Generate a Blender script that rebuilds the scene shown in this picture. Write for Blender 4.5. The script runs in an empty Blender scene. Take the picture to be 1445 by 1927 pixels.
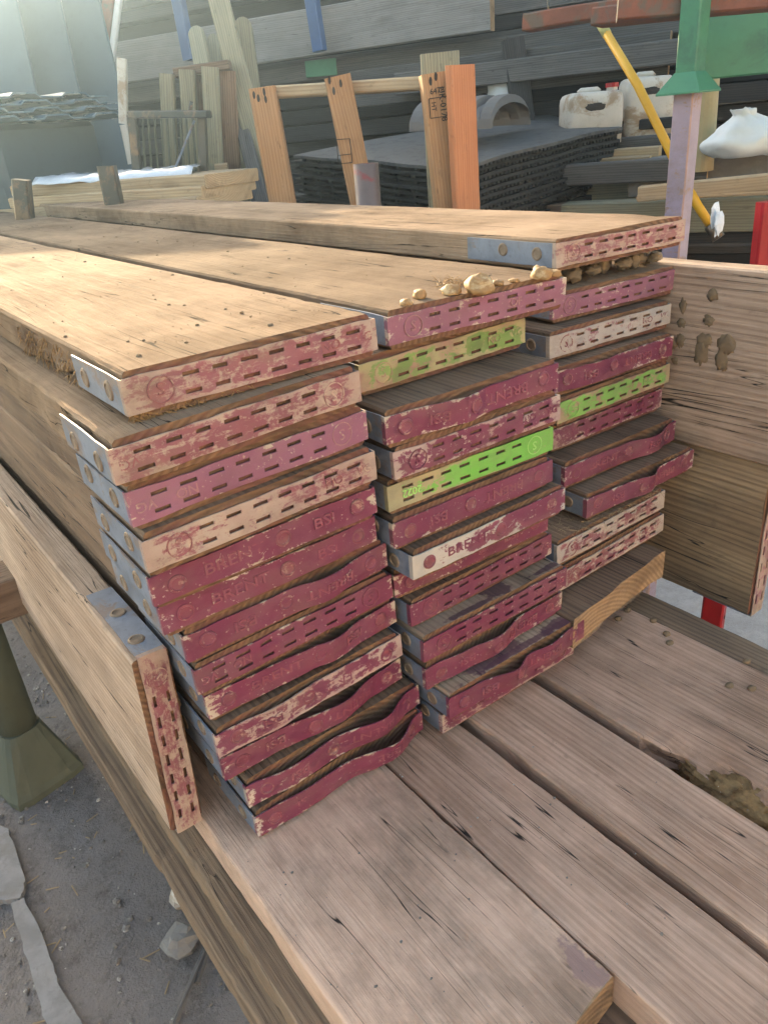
import bpy, math, random
from mathutils import Vector, Matrix, noise

# ------------------------------------------------------------------ camera, sky, sun, exposure
scene = bpy.context.scene
COL = scene.collection
CAM = Vector((-0.19561559, -0.56335115, 0.66231195))
RX = Vector((0.79233509, -0.60453262, -0.08213048))      # image right
RY = Vector((-0.33193957, -0.31422346, -0.88942664))     # image down
RZ = Vector((0.51188009, 0.73198629, -0.44963857))       # into the picture
F = 1431.56
cd = bpy.data.cameras.new('camera')
cam = bpy.data.objects.new('camera', cd); COL.objects.link(cam)
cam.matrix_world = Matrix(((RX.x, -RY.x, -RZ.x, CAM.x), (RX.y, -RY.y, -RZ.y, CAM.y), (RX.z, -RY.z, -RZ.z, CAM.z), (0, 0, 0, 1)))
cd.sensor_fit = 'HORIZONTAL'; cd.sensor_width = 36; cd.lens = F / 1445 * 36
cd.clip_start = 0.02; cd.clip_end = 600
scene.camera = cam

SUN_AZ, SUN_EL = math.radians(79), math.radians(17)       # azimuth from +x towards +y
w = bpy.data.worlds.new('World'); scene.world = w; w.use_nodes = True
wn = w.node_tree
sky = wn.nodes.new('ShaderNodeTexSky'); sky.sky_type = 'NISHITA'; sky.sun_disc = False
sky.sun_elevation = SUN_EL; sky.sun_rotation = math.pi / 2 - SUN_AZ
sky.dust_density = 2.0; sky.air_density = 1.0
bg = wn.nodes['Background']; bg.inputs['Strength'].default_value = 0.15
wn.links.new(sky.outputs[0], bg.inputs['Color'])
sl = bpy.data.lights.new('sun', 'SUN'); sl.energy = 2.0; sl.angle = math.radians(0.5); sl.color = (1.0, 0.86, 0.68)
sun = bpy.data.objects.new('sun', sl); COL.objects.link(sun)
sdir = Vector((math.cos(SUN_AZ) * math.cos(SUN_EL), math.sin(SUN_AZ) * math.cos(SUN_EL), math.sin(SUN_EL)))
sun.rotation_euler = sdir.to_track_quat('Z', 'Y').to_euler(); sun.location = sdir * 20
vs = scene.view_settings
vs.view_transform = 'Standard'; vs.look = 'None'; vs.gamma = 1.0; vs.exposure = 2.55
vs.use_white_balance = True; vs.white_balance_temperature = 8700; vs.white_balance_tint = 8
scene.render.engine = 'CYCLES'
cy = scene.cycles
cy.use_denoising = True
try: cy.denoiser = 'OPENIMAGEDENOISE'
except Exception: pass
cy.max_bounces = 5; cy.diffuse_bounces = 3; cy.use_adaptive_sampling = True; cy.adaptive_threshold = .03; cy.glossy_bounces = 2; cy.volume_bounces = 0
cy.caustics_reflective = False; cy.caustics_refractive = False

rnd = random.Random(7)
GZ = -0.75                                                # ground level; the bench top is z = 0

# ------------------------------------------------------------------ materials
def new_mat(name):
    m = bpy.data.materials.new(name); m.use_nodes = True
    return m, m.node_tree, m.node_tree.nodes['Principled BSDF']
def nd(nt, typ, ins=None, **props):
    n = nt.nodes.new(typ)
    for k, v in props.items(): setattr(n, k, v)
    for k, v in (ins or {}).items():
        s = n.inputs[k]
        if isinstance(v, bpy.types.NodeSocket): nt.links.new(v, s)
        else: s.default_value = v
    return n
def math_(nt, op, a, b=0.5, c=None, clamp=False):
    n = nd(nt, 'ShaderNodeMath', operation=op, use_clamp=clamp)
    for i, v in enumerate((a, b, c)):
        if v is None: continue
        if isinstance(v, bpy.types.NodeSocket): nt.links.new(v, n.inputs[i])
        else: n.inputs[i].default_value = v
    return n.outputs[0]
def mix(nt, fac, a, b, blend='MIX'):
    n = nd(nt, 'ShaderNodeMix', data_type='RGBA', blend_type=blend)
    for i, v in ((0, fac), (6, a), (7, b)):
        if isinstance(v, bpy.types.NodeSocket): nt.links.new(v, n.inputs[i])
        elif i == 0: n.inputs[0].default_value = v
        else: n.inputs[i].default_value = (*v[:3], 1)
    return n.outputs[2]
def rng(nt, v, a, b, lo=0.0, hi=1.0):
    return nd(nt, 'ShaderNodeMapRange', {0: v, 1: a, 2: b, 3: lo, 4: hi}).outputs[0]
def coords(nt, offset=True):
    tc = nd(nt, 'ShaderNodeTexCoord').outputs['Object']
    oi = nd(nt, 'ShaderNodeObjectInfo').outputs['Random']
    if not offset: return tc, oi
    c = nd(nt, 'ShaderNodeCombineXYZ', {0: math_(nt, 'MULTIPLY', oi, 37.1), 1: math_(nt, 'MULTIPLY', oi, 91.7), 2: math_(nt, 'MULTIPLY', oi, 53.3)}).outputs[0]
    return nd(nt, 'ShaderNodeVectorMath', {0: tc, 1: c}, operation='ADD').outputs[0], oi
def noise_(nt, vec, scale=1.0, sx=(1, 1, 1), detail=4, rough=0.55, dist=0.0):
    mp = nd(nt, 'ShaderNodeMapping', {'Vector': vec, 'Scale': sx}).outputs[0]
    return nd(nt, 'ShaderNodeTexNoise', {'Vector': mp, 'Scale': scale, 'Detail': detail, 'Roughness': rough, 'Distortion': dist}).outputs['Fac']
def bump_(nt, bsdf, h, strength=0.5, dist=0.001):
    b = nd(nt, 'ShaderNodeBump', {'Height': h, 'Strength': strength, 'Distance': dist}).outputs[0]
    nt.links.new(b, bsdf.inputs['Normal'])

def wood(name, light, dark, stain=(0.5, 0.42, 0.36), stain_amt=0.5, rough=0.8, crack=1.0, spec=0.3, tint_var=0.35, knots=0.7, dust=0.0, spot=None, ringamt=.17, con=(.36, .80), mottle=0.0):
    """weathered sawn timber, grain along local Y"""
    m, nt, b = new_mat(name)
    v, r = coords(nt)
    warp = noise_(nt, v, 2.2, (1, .35, 1), 2)
    wv = nd(nt, 'ShaderNodeCombineXYZ', {0: math_(nt, 'MULTIPLY', math_(nt, 'SUBTRACT', warp, .5), .06), 1: 0.0, 2: 0.0}).outputs[0]
    gv = nd(nt, 'ShaderNodeVectorMath', {0: v, 1: wv}, operation='ADD').outputs[0]
    broad = noise_(nt, gv, 4, (14, .7, 14), 4, .6)
    fine = noise_(nt, gv, 4, (75, 2.2, 75), 4, .65)
    blot = noise_(nt, v, 5, (1.6, .7, 1.6), 5, .65)
    spots = noise_(nt, v, 55, (1, .6, 1), 3, .6)
    vor = nd(nt, 'ShaderNodeTexVoronoi', {'Vector': nd(nt, 'ShaderNodeMapping', {'Vector': gv, 'Scale': (7, 2.2, 7)}).outputs[0], 'Scale': 1.0}, feature='F1').outputs['Distance']
    knot = rng(nt, vor, .14, .03)
    rw = nd(nt, 'ShaderNodeTexWave', {'Vector': nd(nt, 'ShaderNodeMapping', {'Vector': gv, 'Scale': (1, .055, 1)}).outputs[0], 'Scale': 38, 'Distortion': 5.5, 'Detail': 2, 'Detail Scale': 1.3}, wave_type='BANDS', bands_direction='X').outputs['Fac']
    ring = rng(nt, rw, .12, .6)
    g = math_(nt, 'ADD', math_(nt, 'MULTIPLY', broad, .5), math_(nt, 'ADD', math_(nt, 'MULTIPLY', fine, .36), math_(nt, 'MULTIPLY', ring, ringamt)))
    c = mix(nt, rng(nt, g, *con), dark, light)
    c = mix(nt, math_(nt, 'MULTIPLY', rng(nt, blot, .45, .72), stain_amt), c, stain, 'MULTIPLY')
    c = mix(nt, math_(nt, 'MULTIPLY', rng(nt, spots, .63, .72), .35), c, (dark[0] * .5, dark[1] * .5, dark[2] * .5))
    c = mix(nt, math_(nt, 'MULTIPLY', knot, knots), c, (dark[0] * .45, dark[1] * .4, dark[2] * .4))
    if dust:
        d = noise_(nt, v, 3.2, (1, .8, 1), 6, .7)
        c = mix(nt, math_(nt, 'MULTIPLY', rng(nt, d, .42, .66), dust), c, (light[0] * 1.18, light[1] * 1.18, light[2] * 1.18))
    if mottle:
        mo = noise_(nt, v, 13, (1.3, .55, 1.3), 7, .72)
        c = mix(nt, rng(nt, mo, .48, .66, 0, mottle), c, (dark[0] * .62, dark[1] * .64, dark[2] * .66))
        c = mix(nt, rng(nt, mo, .44, .30, 0, mottle * .6), c, (light[0] * 1.12, light[1] * 1.12, light[2] * 1.15))
    cr = noise_(nt, gv, 3, (16, .45, 16), 2, .5)
    line = rng(nt, math_(nt, 'ABSOLUTE', math_(nt, 'SUBTRACT', cr, .5)), .0055, .0018)
    gate = rng(nt, blot, .46, .52)
    line = math_(nt, 'MULTIPLY', math_(nt, 'MULTIPLY', line, gate), crack)
    c = mix(nt, line, c, (.02, .013, .01))
    if spot:                                              # an old paint stain with its own place on the board
        raw = nd(nt, 'ShaderNodeTexCoord').outputs['Object']
        sn = noise_(nt, v, 40, (1, 1, 1), 5, .7)
        for (sx_, sy_, rx_, ry_, sc_) in spot:
            q = nd(nt, 'ShaderNodeVectorMath', {0: nd(nt, 'ShaderNodeVectorMath', {0: raw, 1: (sx_, sy_, 0)}, operation='SUBTRACT').outputs[0], 1: (1 / rx_, 1 / ry_, 0)}, operation='MULTIPLY').outputs[0]
            dd = nd(nt, 'ShaderNodeVectorMath', {0: q}, operation='LENGTH').outputs['Value']
            dd = math_(nt, 'ADD', dd, math_(nt, 'MULTIPLY', math_(nt, 'SUBTRACT', sn, .5), 2.2))
            c = mix(nt, rng(nt, dd, 1.0, .8, 0, .8), c, sc_)
    hv = rng(nt, r, 0, 1, 1 - tint_var, 1 + tint_var * .6)
    c = mix(nt, 1.0, c, nd(nt, 'ShaderNodeCombineColor', {0: hv, 1: hv, 2: hv}).outputs[0], 'MULTIPLY')
    nt.links.new(c, b.inputs['Base Color'])
    nt.links.new(rng(nt, fine, .3, .7, rough - .1, min(1, rough + .1)), b.inputs['Roughness'])
    b.inputs['Specular IOR Level'].default_value = spec
    fb = noise_(nt, v, 4, (75, 2.2, 75), 3, .65)
    bump_(nt, b, fb, .85, .0022)
    return m

def endgrain(name, light, dark, smear=None, smear_amt=0.4):
    m, nt, b = new_mat(name)
    v, r = coords(nt, False)
    off = nd(nt, 'ShaderNodeCombineXYZ', {0: rng(nt, r, 0, 1, -.25, .02), 1: 0.0, 2: rng(nt, r, 0, 1, .05, .16)}).outputs[0]
    c0 = nd(nt, 'ShaderNodeVectorMath', {0: v, 1: off}, operation='ADD').outputs[0]
    wave = nd(nt, 'ShaderNodeTexWave', {'Vector': c0, 'Scale': 48, 'Distortion': 1.2, 'Detail': 3, 'Detail Scale': 6}, wave_type='RINGS', rings_direction='Y').outputs['Fac']
    n1 = noise_(nt, v, 60, (1.6, 1, .7), 5, .65)
    n2 = noise_(nt, v, 11, (1, 1, 1.8), 4, .6, .6)
    c = mix(nt, math_(nt, 'ADD', math_(nt, 'MULTIPLY', wave, .4), math_(nt, 'MULTIPLY', n1, .6)), dark, light)
    c = mix(nt, rng(nt, n2, .5, .7, 0, .55), c, (dark[0] * .5, dark[1] * .5, dark[2] * .5))
    if smear:
        s = noise_(nt, v, 16, (1, 1, 2.5), 6, .7, .5)
        c = mix(nt, math_(nt, 'MULTIPLY', rng(nt, s, .46, .56), smear_amt), c, smear)
    nt.links.new(c, b.inputs['Base Color']); b.inputs['Roughness'].default_value = .9
    b.inputs['Specular IOR Level'].default_value = .2
    bump_(nt, b, math_(nt, 'ADD', n1, math_(nt, 'MULTIPLY', wave, .5)), .8, .0015)
    return m

def paint(name, col, under, wear, under2=None, scratch=0.5, rough=.42, dirt=.25, fine=1.0, grad=0.0, soft=1.0, edge=True):
    """enamel on a steel strip, worn through to primer or bare metal"""
    m, nt, b = new_mat(name)
    v, r = coords(nt)
    a = noise_(nt, v, 60 * fine, (1, 1, 1.4), 8, .74, .4)
    p = noise_(nt, v, 9, (1, 1, 1.3), 3, .5, .4)
    sc = noise_(nt, v, 26, (1.0, 1, 9), 5, .7, .3)
    k = math_(nt, 'ADD', math_(nt, 'MULTIPLY', a, .62), math_(nt, 'ADD', math_(nt, 'MULTIPLY', p, .24), math_(nt, 'MULTIPLY', sc, .3 * scratch)))
    k = math_(nt, 'ADD', k, rng(nt, r, 0, 1, -.015, .015))
    if grad:
        xx = nd(nt, 'ShaderNodeSeparateXYZ', {0: nd(nt, 'ShaderNodeTexCoord').outputs['Object']}).outputs[0]
        k = math_(nt, 'ADD', k, rng(nt, xx, .02, .20, grad, -grad))
    ob = nd(nt, 'ShaderNodeSeparateXYZ', {0: nd(nt, 'ShaderNodeTexCoord').outputs['Object']})
    ez = rng(nt, math_(nt, 'ABSOLUTE', math_(nt, 'SUBTRACT', ob.outputs[2], .0195)), .0100, .0140, 0, .075)   # rubbed along the edges of the strip
    ex = rng(nt, math_(nt, 'ABSOLUTE', math_(nt, 'SUBTRACT', ob.outputs[0], .1125)), .100, .114, 0, .085)
    if edge: k = math_(nt, 'ADD', k, math_(nt, 'MAXIMUM', ez, ex))
    mean = .43 + .15 * scratch
    t = mean + (1 - 2 * wear) * .17
    mask = rng(nt, k, t - .010 * soft, t + .016 * soft)
    shade = rng(nt, noise_(nt, v, 14, (1, 1, 1), 4), .3, .7, .85, 1.12)
    pc = mix(nt, 1.0, col, nd(nt, 'ShaderNodeCombineColor', {0: shade, 1: shade, 2: shade}).outputs[0], 'MULTIPLY')
    un = mix(nt, rng(nt, noise_(nt, v, 22, (1, 1, 1), 5), .42, .6), under, under2 or under)
    dusty = rng(nt, noise_(nt, v, 19, (1, 1, 1.5), 6, .68), .42, .68, 0, .5)
    pc = mix(nt, dusty, pc, (col[0] * .8 + .085, col[1] * .8 + .055, col[2] * .8 + .06))
    c = mix(nt, mask, pc, un)
    c = mix(nt, rng(nt, noise_(nt, v, 210, (1, 1, 1), 3, .6), .64, .70, 0, .6), c, un)
    dn = noise_(nt, v, 18, (1, 1, 2), 6, .7)
    c = mix(nt, rng(nt, dn, .46, .68, 0, min(1, dirt * 1.3)), c, (.19, .125, .09))
    nt.links.new(c, b.inputs['Base Color'])
    nt.links.new(rng(nt, mask, 0, 1, rough, .75), b.inputs['Roughness'])
    b.inputs['Specular IOR Level'].default_value = .4
    bump_(nt, b, noise_(nt, v, 60 * fine, (1, 1, 1.4), 4, .7), .5, .0008)
    return m

def plain(name, col, rough=.6, metallic=0.0, var=.25, scale=12, col2=None, bump=.2, spec=.4, bdist=.002):
    m, nt, b = new_mat(name)
    v, r = coords(nt)
    n = noise_(nt, v, scale, (1, 1, 1), 6, .65, .3)
    n2 = noise_(nt, v, scale * 6, (1, 1, 1), 4, .6)
    k = 1 - var
    c = mix(nt, rng(nt, n, .32, .68), (col[0] * k, col[1] * k, col[2] * k), col)
    if col2: c = mix(nt, rng(nt, noise_(nt, v, scale * .7, (1, 1, 1.5), 7, .7, .4), .52, .6), c, col2)
    c = mix(nt, rng(nt, n2, .55, .75, 0, var), c, (col[0] * .4, col[1] * .4, col[2] * .4))
    nt.links.new(c, b.inputs['Base Color'])
    nt.links.new(rng(nt, n, .3, .7, max(.05, rough - .1), min(1, rough + .12)), b.inputs['Roughness'])
    b.inputs['Metallic'].default_value = metallic; b.inputs['Specular IOR Level'].default_value = spec
    bump_(nt, b, noise_(nt, v, scale, (1, 1, 1), 4, .65), bump, bdist)
    return m

MAR = (.175, .032, .066); CREAM = (.43, .345, .26); PINKW = (.42, .27, .235)
M = {}
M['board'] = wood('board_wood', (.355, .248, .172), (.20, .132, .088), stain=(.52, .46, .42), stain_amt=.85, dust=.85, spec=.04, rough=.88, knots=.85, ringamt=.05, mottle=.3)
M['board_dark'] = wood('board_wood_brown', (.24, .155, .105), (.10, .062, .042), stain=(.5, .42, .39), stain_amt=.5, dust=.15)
M['deck'] = wood('deck_wood', (.67, .445, .335), (.34, .21, .148), stain=(.55, .46, .39), stain_amt=.85, dust=.35, knots=.9, tint_var=.12, ringamt=.10, con=(.40, .78), mottle=.4)
PUR = (.085, .035, .05)
M['deck_stained'] = wood('stained_deck_wood', (.67, .445, .335), (.33, .21, .148), con=(.40, .76), mottle=.6, stain=(.50, .42, .33), stain_amt=.9, dust=.55, knots=.9, tint_var=.0, ringamt=.07, spot=[(.188, .04, .013, .030, (.27, .165, .15))])
M['board_stain_a'] = wood('board_wood_stained', (.42, .31, .23), (.20, .14, .095), stain=(.62, .52, .44), stain_amt=.6, dust=.3, spot=[(.125, .022, .022, .022, PUR), (.20, .004, .03, .006, PUR), (.07, .004, .04, .005, PUR)])
M['board_stain_b'] = wood('board_wood_edge_stained', (.42, .31, .23), (.20, .14, .095), stain=(.62, .52, .44), stain_amt=.6, dust=.3, spot=[(.08, .012, .05, .013, PUR), (.19, .006, .04, .010, PUR), (.13, .004, .11, .006, PUR)])
M['deck_brown'] = wood('ledge_wood', (.36, .25, .165), (.15, .10, .07), stain=(.45, .44, .46), stain_amt=.7)
M['pinkwood'] = wood('pale_plank_wood', (.70, .51, .385), (.38, .255, .18), mottle=.35, con=(.42, .76), stain=(.55, .48, .44), stain_amt=.5, dust=.4)
M['brownside'] = wood('brown_plank_wood', (.40, .28, .17), (.18, .118, .074), mottle=.35, stain=(.5, .47, .44), stain_amt=.6)
M['end'] = endgrain('saw_cut_end', (.27, .15, .085), (.10, .055, .034), smear=(.17, .05, .05), smear_amt=.45)
M['end_pale'] = endgrain('pale_cut_end', (.42, .28, .17), (.20, .125, .075))
M['maroon'] = paint('maroon_paint', MAR, CREAM, .16, (.5, .42, .36), dirt=.22)
M['maroon_worn'] = paint('maroon_paint_worn', MAR, (.38, .245, .22), .36, (.42, .33, .28), dirt=.35)
M['pink_worn'] = paint('rubbed_maroon_paint', (.24, .075, .09), (.40, .30, .235), .50, (.36, .24, .195), dirt=.45, fine=1.3, scratch=1.0, soft=2.5)
M['purple'] = paint('dusty_purple_paint', (.25, .090, .135), CREAM, .17, (.5, .4, .33), dirt=.25, rough=.5)
M['white_peel'] = paint('peeled_maroon_paint', MAR, (.45, .41, .36), .36, (.40, .37, .33), fine=.55, scratch=.2, dirt=.3, grad=.085)
M['white_worn'] = paint('scuffed_maroon_paint', (.22, .06, .08), (.40, .345, .30), .56, (.37, .31, .27), dirt=.35, fine=1.2, soft=2)
M['green_worn'] = paint('green_paint_worn', (.17, .27, .075), (.35, .30, .16), .46, (.34, .17, .14), dirt=.4, fine=.55, grad=.04)
M['green'] = paint('bright_green_paint', (.17, .38, .085), (.37, .30, .17), .36, (.33, .18, .14), dirt=.3, fine=.7)
M['green_half'] = paint('green_paint_rubbed', (.15, .44, .075), (.38, .30, .17), .42, (.34, .31, .18), dirt=.3, fine=.5, scratch=.3, grad=.13)
RAISED = {'maroon': paint('raised_maroon', (.245, .062, .088), CREAM, .24, dirt=.3, fine=2), 'maroon_worn': M['maroon_worn'], 'pink_worn': paint('raised_dark_maroon', (.24, .075, .08), (.44, .30, .235), .46, fine=1.5, soft=2),
          'purple': paint('raised_purple', (.33, .15, .16), CREAM, .25, fine=2), 'white_worn': paint('raised_maroon_scuffed', (.21, .05, .06), (.44, .37, .31), .45, fine=1.5), 'white_peel': M['maroon_worn'],
          'green_worn': M['green_worn'], 'green': M['green'], 'green_half': paint('raised_green', (.30, .62, .16), CREAM, .2, fine=1.5)}
M['galv'] = plain('galvanised_steel', (.24, .28, .35), .6, .35, .45, 22, (.22, .18, .17), .25)
M['nail'] = plain('nail_head', (.30, .22, .16), .6, .3, .4, 60)
M['nail_paint'] = paint('painted_nail_head', (.20, .045, .068), (.36, .22, .18), .30, dirt=.35, fine=1.5, soft=2, edge=False)

# ------------------------------------------------------------------ mesh helpers
def obj(name, verts, faces, mats, parent=None, mi=None, smooth=False, mw=None):
    me = bpy.data.meshes.new(name)
    me.from_pydata([tuple(v) for v in verts], [], faces)
    for m in (mats if isinstance(mats, (list, tuple)) else [mats]): me.materials.append(m)
    if mi: me.polygons.foreach_set('material_index', mi)
    if smooth: me.polygons.foreach_set('use_smooth', [True] * len(me.polygons))
    me.update()
    o = bpy.data.objects.new(name, me); COL.objects.link(o)
    if parent: o.parent = parent
    if mw is not None: o.matrix_local = mw
    return o
def empty(name, mw=None):
    o = bpy.data.objects.new(name, None); o.empty_display_size = .05; COL.objects.link(o)
    if mw is not None: o.matrix_world = mw
    return o
def tag(o, label, cat, group=None):
    o['label'] = label; o['category'] = cat
    if group: o['group'] = group
    return o
def struct(o): o['kind'] = 'structure'; return o
def stuff(o): o['kind'] = 'stuff'; return o
def N3(x, y, z): return noise.noise(Vector((x, y, z)))

def cbox(x0, x1, y0, y1, z0, z1, c=.003):
    """box with chamfered edges"""
    vs, fs = [], []
    cx, cy_, cz = (x0 + x1) / 2, (y0 + y1) / 2, (z0 + z1) / 2
    hx, hy, hz = (x1 - x0) / 2, (y1 - y0) / 2, (z1 - z0) / 2
    c = min(c, hx * .45, hy * .45, hz * .45)
    idx = {}
    for sx in (-1, 1):
        for sy in (-1, 1):
            for sz in (-1, 1):
                for a in range(3):
                    d = [hx - c, hy - c, hz - c]; d[a] = (hx, hy, hz)[a]
                    idx[(sx, sy, sz, a)] = len(vs)
                    vs.append((cx + sx * d[0], cy_ + sy * d[1], cz + sz * d[2]))
    for s in (-1, 1):
        q = [(-1, -1), (1, -1), (1, 1), (-1, 1)]
        if s < 0: q = q[::-1]
        fs.append([idx[(s, a, b, 0)] for a, b in q])
        fs.append([idx[(b, s, a, 1)] for a, b in q])
        fs.append([idx[(a, b, s, 2)] for a, b in q])
    for s in (-1, 1):
        for t in (-1, 1):
            fs.append([idx[(s, t, -1, 0)], idx[(s, t, 1, 0)], idx[(s, t, 1, 1)], idx[(s, t, -1, 1)]])
            fs.append([idx[(-1, s, t, 1)], idx[(1, s, t, 1)], idx[(1, s, t, 2)], idx[(-1, s, t, 2)]])
            fs.append([idx[(s, -1, t, 0)], idx[(s, 1, t, 0)], idx[(s, 1, t, 2)], idx[(s, -1, t, 2)]])
    for sx in (-1, 1):
        for sy in (-1, 1):
            for sz in (-1, 1):
                fs.append([idx[(sx, sy, sz, a)] for a in range(3)])
    return vs, fs
class MB:
    def __init__(self): self.v, self.f, self.m = [], [], []
    def add(self, vf, mi=0, M4=None):
        v, f = vf; o = len(self.v)
        self.v += [tuple(M4 @ Vector(p)) for p in v] if M4 is not None else list(v)
        self.f += [[i + o for i in q] for q in f]; self.m += [mi] * len(f)
        return self
    def obj(self, name, mats, parent=None, smooth=False, mw=None): return obj(name, self.v, self.f, mats, parent, self.m, smooth, mw)
def tube(pts, rad, n=10, cap=True):
    pts = [Vector(p) for p in pts]; vs, fs = [], []
    rads = rad if isinstance(rad, (list, tuple)) else [rad] * len(pts)
    up = None
    for i, p in enumerate(pts):
        t = (pts[min(i + 1, len(pts) - 1)] - pts[max(i - 1, 0)]).normalized()
        if up is None: up = t.orthogonal().normalized()
        up = (up - t * up.dot(t)).normalized(); s = t.cross(up)
        for k in range(n):
            a = 2 * math.pi * k / n
            vs.append(tuple(p + (up * math.cos(a) + s * math.sin(a)) * rads[i]))
    for i in range(len(pts) - 1):
        for k in range(n):
            fs.append([i * n + k, i * n + (k + 1) % n, (i + 1) * n + (k + 1) % n, (i + 1) * n + k])
    if cap: fs += [list(range(n))[::-1], list(range((len(pts) - 1) * n, len(pts) * n))]
    return vs, fs
def lump(seed, rx, ry, rz, n=10, m=7, amt=.25, freq=2.0, flat=0.0):
    vs, fs = [], []
    for j in range(m + 1):
        th = math.pi * j / m
        for i in range(n):
            ph = 2 * math.pi * i / n
            d = Vector((math.sin(th) * math.cos(ph), math.sin(th) * math.sin(ph), math.cos(th)))
            k = 1 + amt * noise.noise(d * freq + Vector((seed * 3.1, seed * 7.7, seed)))
            z = d.z * rz * k
            if flat and z < -flat * rz: z = -flat * rz
            vs.append((d.x * rx * k, d.y * ry * k, z))
    for j in range(m):
        for i in range(n):
            fs.append([j * n + i, (j + 1) * n + i, (j + 1) * n + (i + 1) % n, j * n + (i + 1) % n])
    return vs, fs

def timber(W, T, L, seed, worn=.002, y_fine=.3, skew=0.0, tear=None, rag=.0012, coarse=None, bow=0.0, round_=.0025):
    """sawn board along +Y with worn arrises; returns verts, faces, material indices (1 = cut ends)"""
    st = [0.0, .002]
    y = .012
    while y < y_fine: st.append(y); y += .013
    y = max(y_fine, .05)
    while y < L - .01: st.append(y); y += (coarse or .12)
    st += [L - .002, L]
    nx = 8
    prof = []
    def side(ax, a0, a1, n): return [a0 + (a1 - a0) * i / n for i in range(n + 1)]
    c = round_
    for x in side(0, c, W - c, nx): prof.append((x, 0, 'b'))
    for z in side(0, c, T - c, 2): prof.append((W, z, 'r'))
    for x in side(0, W - c, c, nx): prof.append((x, T, 't'))
    for z in side(0, T - c, c, 2): prof.append((0, z, 'l'))
    vs, fs, mi = [], [], []
    K = len(prof)
    s = seed * 13.7
    for iy, y in enumerate(st):
        for x, z, k in prof:
            dx = min(x, W - x); dz = min(z, T - z)
            e = max(0, 1 - (dx + dz) / .02)
            chip = max(0, N3(x * 9 + s, y * 14, z * 20 + s) - .1) * worn * 1.3 * e
            chip += max(0, N3(s + x * 5, y * 60, z * 9) - .15) * worn * 1.1 * e
            nxx, nz = x, z
            cx = 1 if x < W / 2 else -1; cz = 1 if z < T / 2 else -1
            nxx += cx * chip * (1 if dx < .02 else 0); nz += cz * chip * .6
            nz += N3(x * 12 + s, y * 5, s) * .0008
            nz += bow * math.sin(math.pi * min(1, y / L))
            if tear:
                for (kx, kz, y0, y1, amt) in tear:
                    if y0 < y < y1 and abs(x - kx * W) < .05 and abs(z - kz * T) < .03:
                        q = math.sin(math.pi * (y - y0) / (y1 - y0)) ** .5
                        g = max(0, .55 + N3(y * 22 + s, z * 40, x * 30)) * q * amt
                        nxx += cx * g * max(0, 1 - dx / .04); nz += cz * g * .4 * max(0, 1 - dx / .05)
            yy = y
            if iy <= 1: yy += N3(x * 70 + s, z * 90, s) * rag + max(0, N3(x * 25, z * 60, s * 2)) * rag * 2
            vs.append((nxx, yy + skew * x, nz))
    for i in range(len(st) - 1):
        for k in range(K):
            fs.append([i * K + k, i * K + (k + 1) % K, (i + 1) * K + (k + 1) % K, (i + 1) * K + k]); mi.append(0)
    fs.append(list(range(K))[::-1]); mi.append(1)
    fs.append(list(range((len(st) - 1) * K, len(st) * K))); mi.append(1)
    fs = [q[::-1] for q in fs]
    return vs, fs, mi

# ---- lettering: one mesh per word, reused
_txt = {}
def word(s):
    if s not in _txt:
        cu = bpy.data.curves.new('w', 'FONT'); cu.body = s; cu.size = 1; cu.extrude = .03; cu.bevel_depth = .012; cu.resolution_u = 2; cu.bevel_resolution = 0
        cu.align_x = 'CENTER'; cu.align_y = 'CENTER'
        o = bpy.data.objects.new('w', cu); COL.objects.link(o)
        bpy.context.view_layer.update()
        me = bpy.data.meshes.new_from_object(o.evaluated_get(bpy.context.evaluated_depsgraph_get()))
        _txt[s] = ([tuple(v.co) for v in me.vertices], [list(p.vertices) for p in me.polygons])
        bpy.data.objects.remove(o); bpy.data.curves.remove(cu); bpy.data.meshes.remove(me)
    return _txt[s]
def ring(r0, r1, n=28, t=.03):
    vs, fs = [], []
    for r, z in ((r0, 0), (r0, t), (r1, t), (r1, 0)):
        for i in range(n):
            a = 2 * math.pi * i / n; vs.append((r * math.cos(a), r * math.sin(a), z))
    for b in range(3):
        for i in range(n): fs.append([b * n + i, b * n + (i + 1) % n, (b + 1) * n + (i + 1) % n, (b + 1) * n + i])
    return vs, fs

BW, BT = .225, .0385
NAIL = None
def nail_mesh():
    global NAIL
    if NAIL is None:
        vs, fs = [], []; n = 14
        for r, y in ((.0085, 0), (.0080, -.0011), (.0062, -.0015), (.0055, -.0006), (0.0015, -.0004)):
            for i in range(n):
                a = 2 * math.pi * i / n; vs.append((r * math.cos(a), y, r * math.sin(a)))
        for b in range(4):
            for i in range(n): fs.append([b * n + i, (b + 1) * n + i, (b + 1) * n + (i + 1) % n, b * n + (i + 1) % n][::-1])
        fs.append([4 * n + i for i in range(n)])
        NAIL = (vs, fs)
    return NAIL

def make_bulge(pts):
    pts = pts or [(0, 0), (1, 0)]
    def f(u):
        u = min(1, max(0, u))
        for (a, x), (b, y) in zip(pts, pts[1:]):
            if a <= u <= b:
                t = (u - a) / (b - a + 1e-9); t = t * t * (3 - 2 * t)
                return x + (y - x) * t
        return 0.0
    return f

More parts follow.
